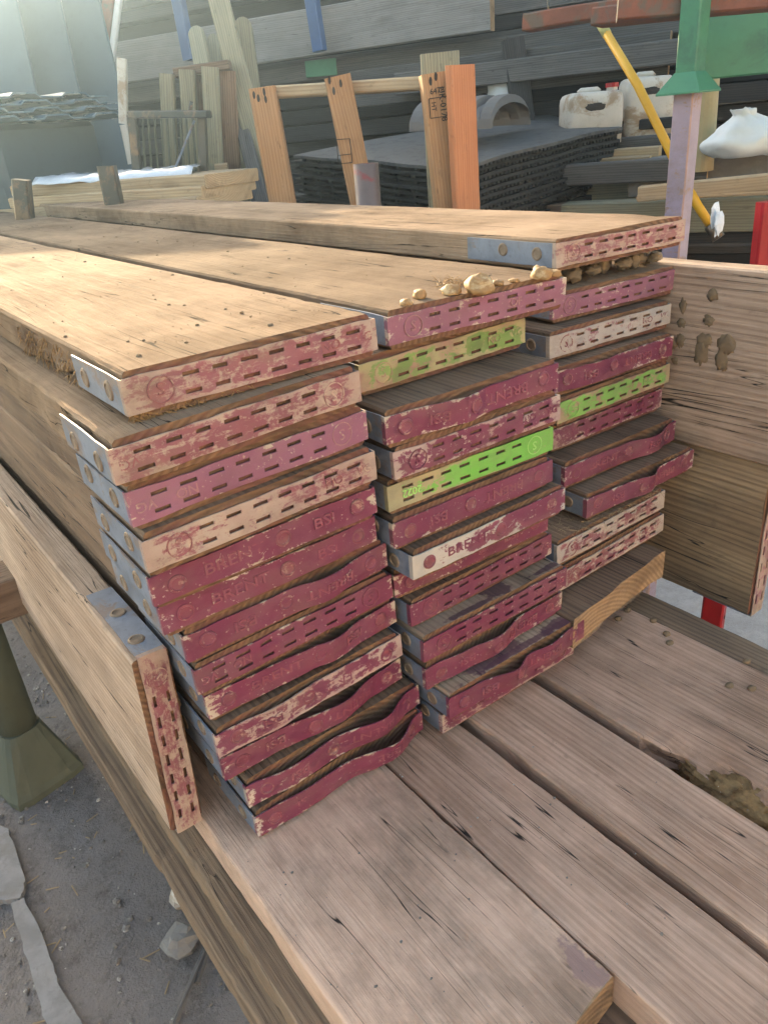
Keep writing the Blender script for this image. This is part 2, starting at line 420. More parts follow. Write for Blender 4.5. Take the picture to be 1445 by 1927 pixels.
def end_band(parent, kind, mat, skew=0.0, mkey='maroon', flip=False, bulge=None, words=(), ret_l=.12, ret_r=.10, z0=.0055, z1=.0335, seed=0, T=BT, paint_wrap=.006, sag=None):
    """U-shaped steel strip round a board end: front plate with slots or nails and two side returns"""
    W = BW; jr = random.Random(int(seed * 100))
    bf = make_bulge(bulge); sf = make_bulge(sag)
    s_edges = [-ret_l, -ret_l + .006, -.06, -.03, -paint_wrap - .003, -paint_wrap]
    slots = []
    if kind == 'slot':
        a, b_ = .052, .203
        cs = [a + (b_ - a) * i / 6 for i in range(7)]
        if flip: cs = sorted(W - q for q in cs)
        slots = [(q - .0070 + jr.uniform(-.0009, .0009), q + .0070 + jr.uniform(-.0009, .0009)) for q in cs]
    xs = [0.0, .0015]
    for q in slots: xs += [q[0], q[1]]
    if slots:
        g = [.012, .03] if not flip else [.2, .215]
        xs += g
    else: xs += [W * i / 28 for i in range(1, 28)]
    xs += [W - .0015, W]
    xs = sorted(set(round(q, 5) for q in xs))
    s_edges = s_edges + xs + [W + paint_wrap, W + .03, W + .06, W + ret_r]
    h = z1 - z0
    rows = [0, .0012, .0050, .0084, .0193, .0227, h - .0012, h]
    ns, nr = len(s_edges), len(rows)
    G = .0035
    def pos(s, t, back):
        g = G - (.0014 if back else 0)
        u = s / W
        if s < 0: p = [-g, -s - G, z0 + t]
        elif s > W: p = [W + g, (s - W) - G, z0 + t]
        else:
            o = bf(u)
            rip = N3(s * 40 + seed, t * 60, seed * 3.3) * .0009 + N3(s * 12 + seed * 2, t * 20, seed) * .0012
            p = [s, -g - o + rip, z0 + t - sf(u)]
            if kind == 'plain': p[1] -= 0.35 * o * (t / h - .5)
        if s <= 0 and s > -.0001: p[0] = -g
        if s >= W and s < W + .0001: p[0] = W + g
        ed = N3(s * 60 + seed, 3.3, t * 900) * .0010 + N3(s * 17 + seed, 7.3, t * 900) * .0012
        if t < .001 or t > h - .001: p[2] += ed
        p[1] += skew * min(max(p[0], 0), W)
        return p
    def hole(i, j):
        if j not in (2, 4): return False
        m = (s_edges[i] + s_edges[i + 1]) / 2
        return any(a < m < b for a, b in slots)
    vs, fs, mi = [], [], []
    ids = {}
    def V(i, j, b):
        k = (i, j, b)
        if k not in ids: ids[k] = len(vs); vs.append(pos(s_edges[i], rows[j], b))
        return ids[k]
    solid = {(i, j) for i in range(ns - 1) for j in range(nr - 1) if not hole(i, j)}
    for i, j in sorted(solid):
        m = (s_edges[i] + s_edges[i + 1]) / 2
        mat_i = 0 if -paint_wrap - .001 < m < W + paint_wrap + .001 else 1
        fs.append([V(i, j, 0), V(i + 1, j, 0), V(i + 1, j + 1, 0), V(i, j + 1, 0)]); mi.append(mat_i)
        fs.append([V(i, j, 1), V(i, j + 1, 1), V(i + 1, j + 1, 1), V(i + 1, j, 1)]); mi.append(1)
        for (di, dj, a, b) in ((-1, 0, (0, 1), (0, 0)), (1, 0, (1, 0), (1, 1)), (0, -1, (0, 0), (1, 0)), (0, 1, (1, 1), (0, 1))):
            if (i + di, j + dj) not in solid:
                fs.append([V(i + a[0], j + a[1], 0), V(i + a[0], j + a[1], 1), V(i + b[0], j + b[1], 1), V(i + b[0], j + b[1], 0)]); mi.append(mat_i)
    band = obj('end_band', vs, fs, [mat, M['galv']], parent, mi)
    # raised lettering and emblem pressed into the strip
    def stamp(nm, vfs, u, zc, size, sx=1.0):
        mb = MB()
        for vf, size in vfs: _stamp(mb, vf, u, zc, size, sx)
        mb.obj(nm, [RAISED.get(mkey, mat)], band)
    def _stamp(mb, vf, u, zc, size, sx=1.0):
        out = []
        for x, y, z in vf[0]:
            X, Zz = x * size * sx, y * size
            if flip: X, Zz = -X, -Zz
            s = u * W + X
            o = bf(s / W)
            t = zc - z0 + Zz
            yy = -G - o - z * size * 1.6 + (-(0.35 * o * (t / h - .5)) if kind == 'plain' else 0) + .0003
            out.append((s, yy + skew * s, zc + Zz - sf(s / W)))
        mb.add((out, vf[1]))
    zc = (z0 + z1) / 2
    if kind == 'slot':
        u = .115 if not flip else .885
        stamp('embossed_emblem', [(ring(.0100, .0110, 26, .0007), 1.0), (word('S'), .0145)], u, zc, 1)
    for (txt, u, size) in words: stamp('embossed_word', [(word(txt), size)], u, zc, size, 1.25 if kind == 'plain' else 1.05)
    def nail(u, zz, side=None, mt=None):
        o = obj('nail', nail_mesh()[0], nail_mesh()[1], mt or M['nail_paint'], band, smooth=False)
        if side is None:
            s = u * W
            o.location = (s, -G - bf(u) + skew * s + .0002, zz - sf(u))
            sl_ = (bf(u + .03) - bf(u - .03)) / (.06 * W)
            o.rotation_euler = (0, 0, -math.atan(sl_) * .8)
        elif side == 'l':
            o.location = (-G, u, zz); o.rotation_euler = (0, 0, -math.pi / 2)
        else:
            o.location = (W + G, u, zz); o.rotation_euler = (0, 0, math.pi / 2)
    if kind == 'plain':
        us = (.085, .545, .915)
        if flip: us = tuple(1 - q for q in us)
        for q in us: nail(q, zc + rnd.uniform(-.002, .002))
    for yy in (.028, .088): nail(yy, zc + rnd.uniform(-.004, .004), 'l', M['nail'])
    nail(.03, zc, 'r', M['nail'])
    return band

def scaffold_board(label, x, y, z, yaw=0.0, pitch=0.0, skew=0.0, L=3.6, wood_m='board', band=None, seed=0, tear=None, worn=.002, T=BT, mw=None, group='scaffold boards in the stack', rag=.0012):
    m4 = mw if mw is not None else Matrix.Translation((x, y, z)) @ Matrix.Rotation(yaw, 4, 'Z') @ Matrix.Rotation(pitch, 4, 'X')
    r = empty('scaffold_board', m4)
    tag(r, label, 'scaffold board', group)
    v, f, mi = timber(BW, T, L, seed, worn=worn, skew=skew, tear=tear, rag=rag)
    obj('timber', v, f, [M[wood_m], M['end']], r, mi)
    if band:
        b = dict(band); k = b.pop('kind'); m = b.pop('mat')
        end_band(r, k, M[m], skew=skew, mkey=m, seed=seed * 1.7, **b)
    return r
BRENT = (('BRENT', .325, .0155), ('BSI', .745, .0155))
BRENT_F = tuple((t, 1 - u, s) for t, u, s in BRENT)
NOVG = (('NO', .80, .012), ('VG', .955, .012))
NOVG_F = tuple((t, 1 - u, s) for t, u, s in NOVG)
OFVG = (('OF', .70, .012), ('VG', .91, .012))
def SL(mat, flip=False, words=None, **k): return dict(kind='slot', mat=mat, flip=flip, words=(NOVG_F if flip else NOVG) if words is None else words, **k)
def PL(mat, flip=False, bulge=None, **k): return dict(kind='plain', mat=mat, flip=flip, bulge=bulge, words=BRENT_F if flip else BRENT, **k)

# ------------------------------------------------------------------ ground
def ground_mat():
    m, nt, b = new_mat('yard_ground')
    v = nd(nt, 'ShaderNodeNewGeometry').outputs['Position']
    a = noise_(nt, v, 2.2, (1, 1, 1), 8, .65, .4); c1 = noise_(nt, v, 26, (1, 1, 1), 6, .7); c2 = noise_(nt, v, 150, (1, 1, 1), 3, .6)
    c = mix(nt, rng(nt, a, .35, .65), (.145, .128, .122), (.21, .19, .182))
    c = mix(nt, rng(nt, c1, .5, .7, 0, .7), c, (.075, .06, .052))
    c = mix(nt, rng(nt, c2, .6, .72, 0, .5), c, (.27, .25, .235))
    v3 = nd(nt, 'ShaderNodeSeparateXYZ', {0: v})
    far = rng(nt, v3.outputs[0], 1.0, 1.4)                # paler concrete on the far side of the bench
    c = mix(nt, far, c, mix(nt, rng(nt, c1, .4, .65), (.36, .33, .31), (.45, .42, .40)))
    nt.links.new(c, b.inputs['Base Color']); b.inputs['Roughness'].default_value = .92
    bump_(nt, b, math_(nt, 'ADD', math_(nt, 'MULTIPLY', c1, 1.0), math_(nt, 'MULTIPLY', c2, .4)), .9, .01)
    return m
M['ground'] = ground_mat()
gv, gf = [], []
gx = [-30, -15, -6, -3] + [-2 + .08 * i for i in range(26)] + [.2, .6, 1, 1.5, 2, 3, 5, 10, 20, 30]
gy = [-30, -15, -6, -3, -1.5] + [-1 + .08 * i for i in range(40)] + [2.4, 3, 4, 6, 10, 20, 35]
for yv in gy:
    for xv in gx:
        near = max(0, 1 - abs(yv - .6) / 2.5) if xv < .3 else 0
        gv.append((xv, yv, GZ + near * (N3(xv * 2.3, yv * 2.3, 1) * .012 + N3(xv * 9, yv * 9, 4) * .004)))
nX = len(gx)
for j in range(len(gy) - 1):
    for i in range(nX - 1): gf.append([j * nX + i, j * nX + i + 1, (j + 1) * nX + i + 1, (j + 1) * nX + i])
struct(obj('ground', gv, gf, M['ground'], smooth=True))

# ------------------------------------------------------------------ bench: deck boards, ledges, trestle
def deck(label, x0, x1, y0, L, z_top, T, mat, seed, skew=0.0, worn=.0015, tear=None, name='deck_board', group='boards of the bench top', end='end_pale', rag=.003, bow=0.0):
    v, f, mi = timber(x1 - x0, T, L, seed, worn=worn, y_fine=1.4, skew=skew, tear=tear, rag=rag, bow=bow, round_=.002)
    o = obj(name, v, f, [M[mat], M[end]], None, mi)
    o.location = (x0, y0, z_top - T)
    return tag(o, label, 'board', group)
deck('wide grey-brown bench board with a maroon-stained corner, nearest the camera', -.039, .1625, -.350, 4.0, 0, .042, 'deck_stained', 101, skew=.10, worn=.002)
deck('narrow ribbed bench board, second from the left, beside the board with the stained corner', .1655, .2745, -1.2, 4.8, -.003, .042, 'deck', 102)
deck('pale grained bench board with a white scuff, third from the left', .2865, .398, -1.2, 4.8, -.001, .042, 'deck', 103, tear=[(0, 1, 1.08, 1.22, .006)])
deck('wide brown bench board with dirt specks and a broken left edge', .412, .618, -1.2, 4.8, .003, .042, 'deck', 104, tear=[(0, 1, .80, 1.02, .035)])
deck('weathered grey bench board on the far right edge of the bench', .6245, .688, -1.2, 4.8, -.012, .045, 'deck_brown', 105)
deck('brown split board under the left edge of the bench top', -.062, .14, -1.2, 4.8, -.046, .036, 'deck_brown', 106, worn=.005, group='boards under the bench top')
deck('lowest board under the bench, its edge furthest left', -.084, .12, -1.2, 4.8, -.086, .036, 'deck_brown', 107, worn=.005, group='boards under the bench top')
deck('board under the gaps at the middle of the bench', .145, .36, -1.2, 4.8, -.048, .036, 'board_dark', 108, group='boards under the bench top')
deck('board under the gaps at the right of the bench', .37, .66, -1.2, 4.8, -.060, .036, 'board_dark', 109, group='boards under the bench top')

# scaffold boards -----------------------------------------------------------------
NL = ['topmost', 'second from top', 'third from top', 'fourth from top', 'fifth from top', 'sixth from top', 'seventh from top', 'eighth from top', 'ninth from top', 'fourth from bottom', 'third from bottom', 'second from bottom', 'lowest']
rad = math.radians
LEFT = [  # x, y, z, end skew (deg), wood, band
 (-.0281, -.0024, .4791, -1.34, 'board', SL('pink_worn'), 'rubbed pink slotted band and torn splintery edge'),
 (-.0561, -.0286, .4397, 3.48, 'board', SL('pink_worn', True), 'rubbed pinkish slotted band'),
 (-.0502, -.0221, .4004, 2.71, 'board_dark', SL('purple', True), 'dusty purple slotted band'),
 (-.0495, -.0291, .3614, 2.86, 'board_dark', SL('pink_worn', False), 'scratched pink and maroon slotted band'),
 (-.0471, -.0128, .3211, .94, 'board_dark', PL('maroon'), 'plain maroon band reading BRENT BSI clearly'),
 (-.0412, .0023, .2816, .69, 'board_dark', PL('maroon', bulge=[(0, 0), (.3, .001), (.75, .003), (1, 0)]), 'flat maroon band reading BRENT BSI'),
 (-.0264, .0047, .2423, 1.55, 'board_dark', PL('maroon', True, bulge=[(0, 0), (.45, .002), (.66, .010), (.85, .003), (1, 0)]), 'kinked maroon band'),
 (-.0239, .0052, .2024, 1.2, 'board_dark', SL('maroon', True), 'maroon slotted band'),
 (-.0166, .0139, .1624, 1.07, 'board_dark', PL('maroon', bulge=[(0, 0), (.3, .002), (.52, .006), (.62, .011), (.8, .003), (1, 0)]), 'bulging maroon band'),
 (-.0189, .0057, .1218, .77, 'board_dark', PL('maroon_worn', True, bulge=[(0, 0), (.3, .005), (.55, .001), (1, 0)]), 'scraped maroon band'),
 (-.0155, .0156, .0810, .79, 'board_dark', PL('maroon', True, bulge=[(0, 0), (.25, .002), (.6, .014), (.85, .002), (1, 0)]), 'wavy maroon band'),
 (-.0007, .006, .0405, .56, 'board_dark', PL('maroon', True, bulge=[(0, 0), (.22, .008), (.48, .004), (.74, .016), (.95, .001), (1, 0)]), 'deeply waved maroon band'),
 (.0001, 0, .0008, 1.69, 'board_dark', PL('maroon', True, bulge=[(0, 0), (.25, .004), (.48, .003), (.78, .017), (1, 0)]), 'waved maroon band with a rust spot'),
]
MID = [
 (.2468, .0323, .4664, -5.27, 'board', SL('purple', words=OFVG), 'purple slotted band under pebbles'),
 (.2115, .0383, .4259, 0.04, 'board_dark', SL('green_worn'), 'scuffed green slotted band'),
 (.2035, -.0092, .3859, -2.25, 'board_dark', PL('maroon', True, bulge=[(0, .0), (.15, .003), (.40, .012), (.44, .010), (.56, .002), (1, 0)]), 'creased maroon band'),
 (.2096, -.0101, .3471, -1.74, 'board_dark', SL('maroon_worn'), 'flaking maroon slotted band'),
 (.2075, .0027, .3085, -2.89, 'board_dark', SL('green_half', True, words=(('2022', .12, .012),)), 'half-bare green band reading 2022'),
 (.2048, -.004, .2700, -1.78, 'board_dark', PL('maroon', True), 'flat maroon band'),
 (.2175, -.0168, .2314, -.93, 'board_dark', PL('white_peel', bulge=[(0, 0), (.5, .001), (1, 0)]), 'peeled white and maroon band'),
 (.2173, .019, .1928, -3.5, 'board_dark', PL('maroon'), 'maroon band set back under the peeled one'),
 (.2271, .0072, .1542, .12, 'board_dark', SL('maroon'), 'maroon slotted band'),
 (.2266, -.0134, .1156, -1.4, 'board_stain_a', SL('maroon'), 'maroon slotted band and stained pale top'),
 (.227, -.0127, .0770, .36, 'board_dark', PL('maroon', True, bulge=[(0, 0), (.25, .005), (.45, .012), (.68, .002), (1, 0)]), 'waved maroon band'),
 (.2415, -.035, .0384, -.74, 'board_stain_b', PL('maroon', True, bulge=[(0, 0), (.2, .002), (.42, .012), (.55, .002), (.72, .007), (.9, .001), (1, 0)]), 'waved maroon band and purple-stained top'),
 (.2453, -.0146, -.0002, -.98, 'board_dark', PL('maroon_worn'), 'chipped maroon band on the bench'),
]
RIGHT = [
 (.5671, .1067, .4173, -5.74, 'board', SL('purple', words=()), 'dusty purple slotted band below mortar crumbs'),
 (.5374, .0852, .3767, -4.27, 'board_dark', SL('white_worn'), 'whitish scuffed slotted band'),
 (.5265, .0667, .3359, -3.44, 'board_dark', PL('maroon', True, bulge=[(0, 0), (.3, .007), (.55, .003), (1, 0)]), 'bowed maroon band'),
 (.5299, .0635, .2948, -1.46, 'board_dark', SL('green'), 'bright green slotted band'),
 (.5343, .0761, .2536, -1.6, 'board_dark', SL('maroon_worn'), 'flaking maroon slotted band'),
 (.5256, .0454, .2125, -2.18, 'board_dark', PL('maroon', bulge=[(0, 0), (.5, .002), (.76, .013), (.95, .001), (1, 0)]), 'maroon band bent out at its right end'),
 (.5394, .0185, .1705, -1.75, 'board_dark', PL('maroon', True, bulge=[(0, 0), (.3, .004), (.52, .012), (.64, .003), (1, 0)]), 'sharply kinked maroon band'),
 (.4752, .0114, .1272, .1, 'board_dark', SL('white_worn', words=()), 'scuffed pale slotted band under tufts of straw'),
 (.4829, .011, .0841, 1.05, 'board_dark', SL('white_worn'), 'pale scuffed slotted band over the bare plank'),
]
for nm, colm, yawf in (('left', LEFT, 0.0), ('middle', MID, 0.0), ('right', RIGHT, 0.0)):
    for i, (x, y, z, sk, wd, bd, lb) in enumerate(colm):
        if nm == 'right': pos = ['topmost', 'second from top', 'third from top', 'fourth from top', 'fifth from top', 'fourth from bottom', 'third from bottom', 'second from bottom', 'lowest'][i]
        else: pos = NL[i]
        tear = None; worn = .002
        if nm == 'left' and i == 0: tear = [(0, 0, .10, .30, .012), (0, 0, -.01, .12, .005), (0.35, 0, -.01, .03, .004)]
        if nm == 'left' and i == 1: tear = [(0, 1, -.01, .28, .006)]; worn = .004
        if nm == 'left' and i == 2: worn = .003
        yw = rad({'left': rnd.uniform(-.35, .35), 'middle': rnd.uniform(-.5, .2), 'right': rnd.uniform(-.6, .1)}[nm])
        if i == 0: yw = {'left': rad(-.3), 'middle': rad(-.4), 'right': rad(-.4)}[nm]
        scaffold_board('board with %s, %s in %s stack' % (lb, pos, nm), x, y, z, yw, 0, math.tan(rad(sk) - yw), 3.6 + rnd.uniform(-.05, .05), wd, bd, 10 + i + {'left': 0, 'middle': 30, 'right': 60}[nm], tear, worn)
# bare plank under the right stack
v, f, mi = timber(.23, .046, 3.4, 91, worn=.004, skew=.12, rag=.004)
o = obj('plank', v, f, [M['board_dark'], M['end_pale']], None, mi); o.location = (.447, -.044, .0365)
tag(o, 'bare brown plank with a rough sawn end under the right stack', 'plank')
v, f, mi = timber(.20, .036, 3.0, 92)
o = obj('plank', v, f, [M['board_dark'], M['end_pale']], None, mi); o.location = (.43, .12, .0035)
tag(o, 'plank lying flat on the bench beneath the bare sawn plank', 'plank')

# raised board on top of the right stack
b0 = SL('pink_worn', words=())
scaffold_board('scaffold board with bright steel side strap, propped on mortar crumbs above the right stack', .5615, .0985, .4845, rad(-.3), 0, math.tan(rad(-6)), 3.75, 'board', dict(b0, ret_l=.16), 95, None)
# board standing on edge against the left stack
mw = Matrix(((0, 1, 0, 0), (0, 0, 1, 0), (0, 0, 0, 0), (0, 0, 0, 1)))
def on_edge(x, y, z, yaw=0.0, lean=0.0, mirror=False):
    # local x (width) -> world -z (from the top edge down), local z (thickness) -> world x
    R_ = Matrix(((0, 0, 1, 0), (0, 1, 0, 0), (-1, 0, 0, 0), (0, 0, 0, 1)))
    return Matrix.Translation((x, y, z)) @ Matrix.Rotation(yaw, 4, 'Z') @ Matrix.Rotation(lean, 4, 'Y') @ R_
scaffold_board('board on edge against the left stack, steel strap along its top', 0, 0, 0, band=dict(SL('pink_worn', words=()), ret_l=.15), wood_m='pinkwood', seed=96, skew=.02, mw=on_edge(-.0655, .056, .2365, rad(.25), rad(2.0)), L=3.4, T=.036, group='scaffold boards stood on edge')
scaffold_board('pale pink board stood on edge at the right, splashed with dried mud, above another', 0, 0, 0, band=None, wood_m='pinkwood', seed=97, mw=on_edge(.797, -1.1, .459, rad(.3), rad(.5)) @ Matrix.Diagonal((1.155, 1, 1.1, 1)), L=4.2, group='scaffold boards stood on edge')
scaffold_board('dark brown board stood on edge at the right, below the mud-splashed board', 0, 0, 0, band=SL('pink_worn', words=()), wood_m='brownside', seed=98, mw=on_edge(.797, -.093, .199, rad(.2), rad(.4)) @ Matrix.Diagonal((1.12, 1, 1.1, 1)), L=3.6, group='scaffold boards stood on edge')
scaffold_board('board stood on edge with a bright green band, at the far right of the picture', 0, 0, 0, band=SL('green', words=()), wood_m='brownside', seed=99, mw=on_edge(.875, -.10, .215, rad(.2), rad(.4)), L=3.6, group='scaffold boards stood on edge')

# ------------------------------------------------------------------ things behind the bench
HH = Vector((RZ.x, RZ.y, 0)).normalized()
def pt(px, py, H):
    """point seen at a photo pixel, H metres in front of the camera (horizontally)"""
    d = RX * ((px - 722.5) / F) + RY * ((py - 963.5) / F) + RZ
    return CAM + d * (H / d.dot(HH))
RU = Vector((-.45, .893, 0)).normalized(); RN = Vector((.893, .45, 0)).normalized()   # rack runs along RU; RN points away
def pr(px, py, c=3.6):
    d = RX * ((px - 722.5) / F) + RY * ((py - 963.5) / F) + RZ
    return CAM + d * ((c - CAM.dot(RN)) / d.dot(RN))
def frame(A, B, nrm):
    """matrix whose Y runs A->B and whose Z faces along nrm"""
    y = (B - A).normalized(); z = (nrm - y * nrm.dot(y)).normalized(); x = y.cross(z)
    return Matrix(((x.x, y.x, z.x, A.x), (x.y, y.y, z.y, A.y), (x.z, y.z, z.z, A.z), (0, 0, 0, 1)))
def beam(name, A, B, wd, th, mats, parent=None, nrm=None, ext=0.0, seed=None, rag=.002, c=.004, round_top=False):
    """squared timber between two points; wd across the face that looks along nrm, th deep"""
    nrm = nrm if nrm is not None else -HH
    d = (B - A).normalized(); A = A - d * ext
    m4 = frame(A, B, nrm); L = (B - A).length
    seed = rnd.uniform(0, 99) if seed is None else seed
    n = 8
    vs, fs = [], []
    pr_ = [(-wd / 2 + c, -th), (wd / 2 - c, -th), (wd / 2, -th + c), (wd / 2, -c), (wd / 2 - c, 0), (-wd / 2 + c, 0), (-wd / 2, -c), (-wd / 2, -th + c)]
    K = len(pr_)
    for i in range(n + 1):
        for x, z in pr_:
            y = L * i / n
            if i == n and round_top: y = L - wd * .5
            jx = N3(seed, y * 3, x * 9) * rag; jz = N3(y * 3, seed, z * 9) * rag
            e = N3(x * 30, z * 30, seed) * rag * (1 if i in (0, n) else 0)
            vs.append((x + jx, y + e, z + jz))
    if round_top:
        for k in range(1, 6):
            a = math.pi / 2 * k / 6
            for x, z in pr_: vs.append((x * math.cos(a), L - wd * .5 + wd * .5 * math.sin(a), z))
        n += 5
    for i in range(n):
        for k in range(K): fs.append([i * K + k, i * K + (k + 1) % K, (i + 1) * K + (k + 1) % K, (i + 1) * K + k])
    fs.append(list(range(K))[::-1]); fs.append(list(range(n * K, n * K + K)))
    mi = [0] * (n * K) + [len(mats) - 1] * 2 if isinstance(mats, (list, tuple)) else None
    o = obj(name, vs, fs, mats, parent, mi)
    if parent: o.matrix_local = parent.matrix_world.inverted() @ m4
    else: o.matrix_world = m4
    return o

M['pallet'] = wood('pallet_wood', (.47, .26, .135), (.31, .165, .082), stain=(.75, .66, .6), stain_amt=.4, tint_var=.12, crack=.4, knots=.9)
M['orange'] = wood('orange_painted_wood', (.56, .235, .115), (.43, .155, .07), stain=(.85, .75, .7), stain_amt=.4, tint_var=0, crack=.5, knots=.5)
M['pale_end'] = endgrain('fresh_cut_end', (.62, .46, .29), (.42, .29, .17))
M['rack_wood'] = wood('weathered_rack_wood', (.062, .058, .058), (.022, .020, .020), stain=(.6, .6, .62), stain_amt=.6, tint_var=.5, crack=.5, knots=.3)
M['pale_grey'] = wood('pale_grey_board', (.27, .26, .255), (.16, .15, .145), stain=(.65, .65, .66), stain_amt=.6, tint_var=0, crack=.5, knots=.3)
M['grey_wood'] = wood('grey_weathered_wood', (.15, .142, .138), (.065, .06, .058), stain=(.65, .65, .66), stain_amt=.5, tint_var=.25, crack=.5, knots=.3)
M['cream_wood'] = wood('pale_new_timber', (.50, .37, .24), (.33, .23, .14), stain=(.7, .65, .6), stain_amt=.4, tint_var=.2, crack=.3)
M['greengrey'] = wood('treated_post_wood', (.30, .27, .19), (.16, .145, .10), stain=(.7, .72, .7), stain_amt=.4, tint_var=.2, crack=.6, knots=.4)
M['rubber'] = plain('black_rubber', (.013, .014, .016), .62, 0, .3, 14, None, .3)
M['rubber_top'] = plain('dusty_rubber', (.095, .094, .093), .7, 0, .3, 30, (.05, .05, .052), .5)
M['arch'] = plain('grey_plastic_arch', (.135, .125, .12), .62, 0, .15, 10, None, .1)
M['whitepl'] = plain('dirty_white_plastic', (.50, .46, .41), .45, 0, .15, 9, (.30, .21, .14), .1)
M['red'] = plain('red_enamel', (.42, .012, .02), .4, 0, .3, 9, (.30, .02, .02), .1)
M['redbrown'] = plain('rusty_red_steel', (.24, .085, .055), .75, 0, .4, 14, (.12, .085, .065), .4)
M['steelgreen'] = plain('green_enamel', (.042, .20, .115), .45, 0, .25, 8, (.03, .13, .08), .15)
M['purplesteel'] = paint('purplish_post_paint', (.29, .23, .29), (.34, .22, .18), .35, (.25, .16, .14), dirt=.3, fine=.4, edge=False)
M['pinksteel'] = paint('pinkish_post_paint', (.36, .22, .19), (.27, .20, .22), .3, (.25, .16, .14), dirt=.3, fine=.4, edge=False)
M['yellow'] = plain('yellow_plastic', (.66, .34, .025), .45, 0, .12, 8, None, .05)
M['yellow_pale'] = plain('taped_yellow_tip', (.50, .47, .20), .6, 0, .2, 20)
M['blue'] = plain('blue_enamel', (.02, .075, .20), .45, 0, .2, 8, None, .05)
M['bluegrey'] = plain('blue_grey_sheet', (.04, .075, .10), .55, .1, .25, 4, None, .1)
M['bluelid'] = plain('blue_lid', (.07, .13, .17), .25, .0, .2, 5, None, .1, .6)
M['darkmetal'] = plain('dark_steel', (.075, .075, .07), .4, .6, .3, 14, (.16, .11, .075), .15)
M['sack'] = plain('white_woven_sack', (.62, .66, .70), .6, 0, .1, 12, None, .2)
M['concrete'] = plain('grey_concrete', (.22, .21, .20), .9, 0, .35, 14, (.15, .14, .135), .5)
M['kerb'] = plain('worn_pale_concrete', (.29, .28, .28), .95, 0, .35, 14, (.20, .185, .175), .8)
M['brick'] = plain('orange_brick', (.36, .13, .065), .9, 0, .35, 20, (.30, .16, .10), .4)
M['mortar'] = plain('brick_mortar', (.28, .25, .22), .95, 0, .2, 30)
M['whitepaint'] = plain('white_frame_paint', (.72, .73, .74), .4, 0, .1, 9)
M['glass'] = plain('window_glass', (.10, .115, .12), .12, 0, .1, 2, None, .0, .6)
M['ink'] = plain('black_stamp_ink', (.045, .035, .03), .9, 0, .3, 40)
M['stone'] = plain('flint_pebble', (.36, .20, .08), .6, 0, .35, 30, (.50, .36, .2), .3)
M['mortarlump'] = plain('dried_mortar', (.25, .19, .13), .95, 0, .4, 40, None, .8)
M['mud'] = plain('dried_mud', (.22, .15, .092), .95, 0, .3, 60, None, .8)
M['bark'] = plain('torn_brown_wood', (.27, .165, .08), .95, 0, .45, 45, (.14, .085, .045), .9, .2, .006)
M['mossy'] = plain('mossy_green_steel', (.10, .11, .08), .75, 0, .3, 5, None, .5)
M['straw'] = plain('straw', (.34, .25, .15), .8, 0, .3, 30)
M['splinter'] = plain('torn_wood_fibre', (.38, .215, .09), .8, 0, .3, 40)
M['plasticwrap'] = plain('clear_wrap', (.55, .60, .66), .15, 0, .2, 14, None, .6, .8)
M['tarp'] = plain('dark_green_leaves', (.02, .05, .035), .7, 0, .5, 20)
M['gravel'] = plain('gravel_grit', (.20, .18, .165), .9, 0, .4, 50, (.42, .40, .37))

# timber rack ------------------------------------------------------------------
rr = random.Random(21)
ORD = ['one', 'two', 'three', 'four', 'five', 'six', 'seven', 'eight', 'nine', 'ten', 'eleven', 'twelve', 'thirteen', 'fourteen', 'fifteen', 'sixteen', 'seventeen', 'eighteen', 'nineteen', 'twenty'] + ['twenty-' + q for q in ('one', 'two', 'three', 'four', 'five', 'six', 'seven', 'eight', 'nine')] + ['thirty', 'thirty-one', 'thirty-two', 'thirty-three', 'thirty-four', 'thirty-five', 'thirty-six', 'thirty-seven', 'thirty-eight']
NTH = ['first', 'second', 'third', 'fourth', 'fifth', 'sixth', 'seventh', 'eighth', 'ninth', 'tenth', 'eleventh', 'twelfth', 'thirteenth', 'fourteenth', 'fifteenth', 'sixteenth', 'seventeenth']
rack_label = 'dark weathered plank lying in the long rack behind everything'
def rack_plank(px, py, length, ht, dep, mat, c=3.6, label=rack_label, group='dark planks stacked in the back rack', endm='end_pale', right=0.0, name='stored_plank', tilt=0.0):
    """board along the rack whose near (right) top corner is seen at px, py"""
    A = pr(px, py, c); A = A - Vector((0, 0, ht / 2))
    B = A + (RU + Vector((0, 0, tilt))).normalized() * length
    o = beam(name, A, B, ht, dep, [M[mat], M[endm]], nrm=-RN)
    return tag(o, label, 'plank', group)
# lower and middle tiers: many dark boards one above another
for tier, (z0, z1, c0) in enumerate(((-.74, .33, 3.75), (.335, .98, 3.62), (.985, 1.80, 3.7))):
    z = z0; k_ = -1
    while z < z1:
        t = rr.choice([.038, .038, .05, .063, .075]); 
        A = pr(1700 - rr.random() * 160, 200, c0 + rr.uniform(-.09, .09)); A.z = z + t / 2
        B = A + RU * rr.uniform(5.2, 7.2)
        o = beam('stored_plank', A, B, t, .75 + rr.random() * .1, [M[rr.choice(['rack_wood', 'rack_wood', 'rack_wood', 'grey_wood'])], M['end_pale']], nrm=-RN, rag=.006)
        k_ = k_ + 1; tag(o, 'dark weathered plank in %s tier of the back rack, number %s up' % (('bottom', 'middle', 'top')[tier], ORD[k_]), 'plank', 'dark planks stacked in the back rack')
        z += t + rr.choice([.002, .003, .004, .006])
rack_plank(921, -45, 3.3, .20, .06, 'pale_grey', 3.42, 'broad pale grey board high in the rack between blue uprights', None)
rack_plank(955, 2, .5, .05, .05, 'cream_wood', 3.75, 'short pale batten poking out past the broad grey board', None)
rack_plank(1262, 55, 1.5, .16, .05, 'grey_wood', 3.40, 'wide grey board with square end under the rusty beams', None)
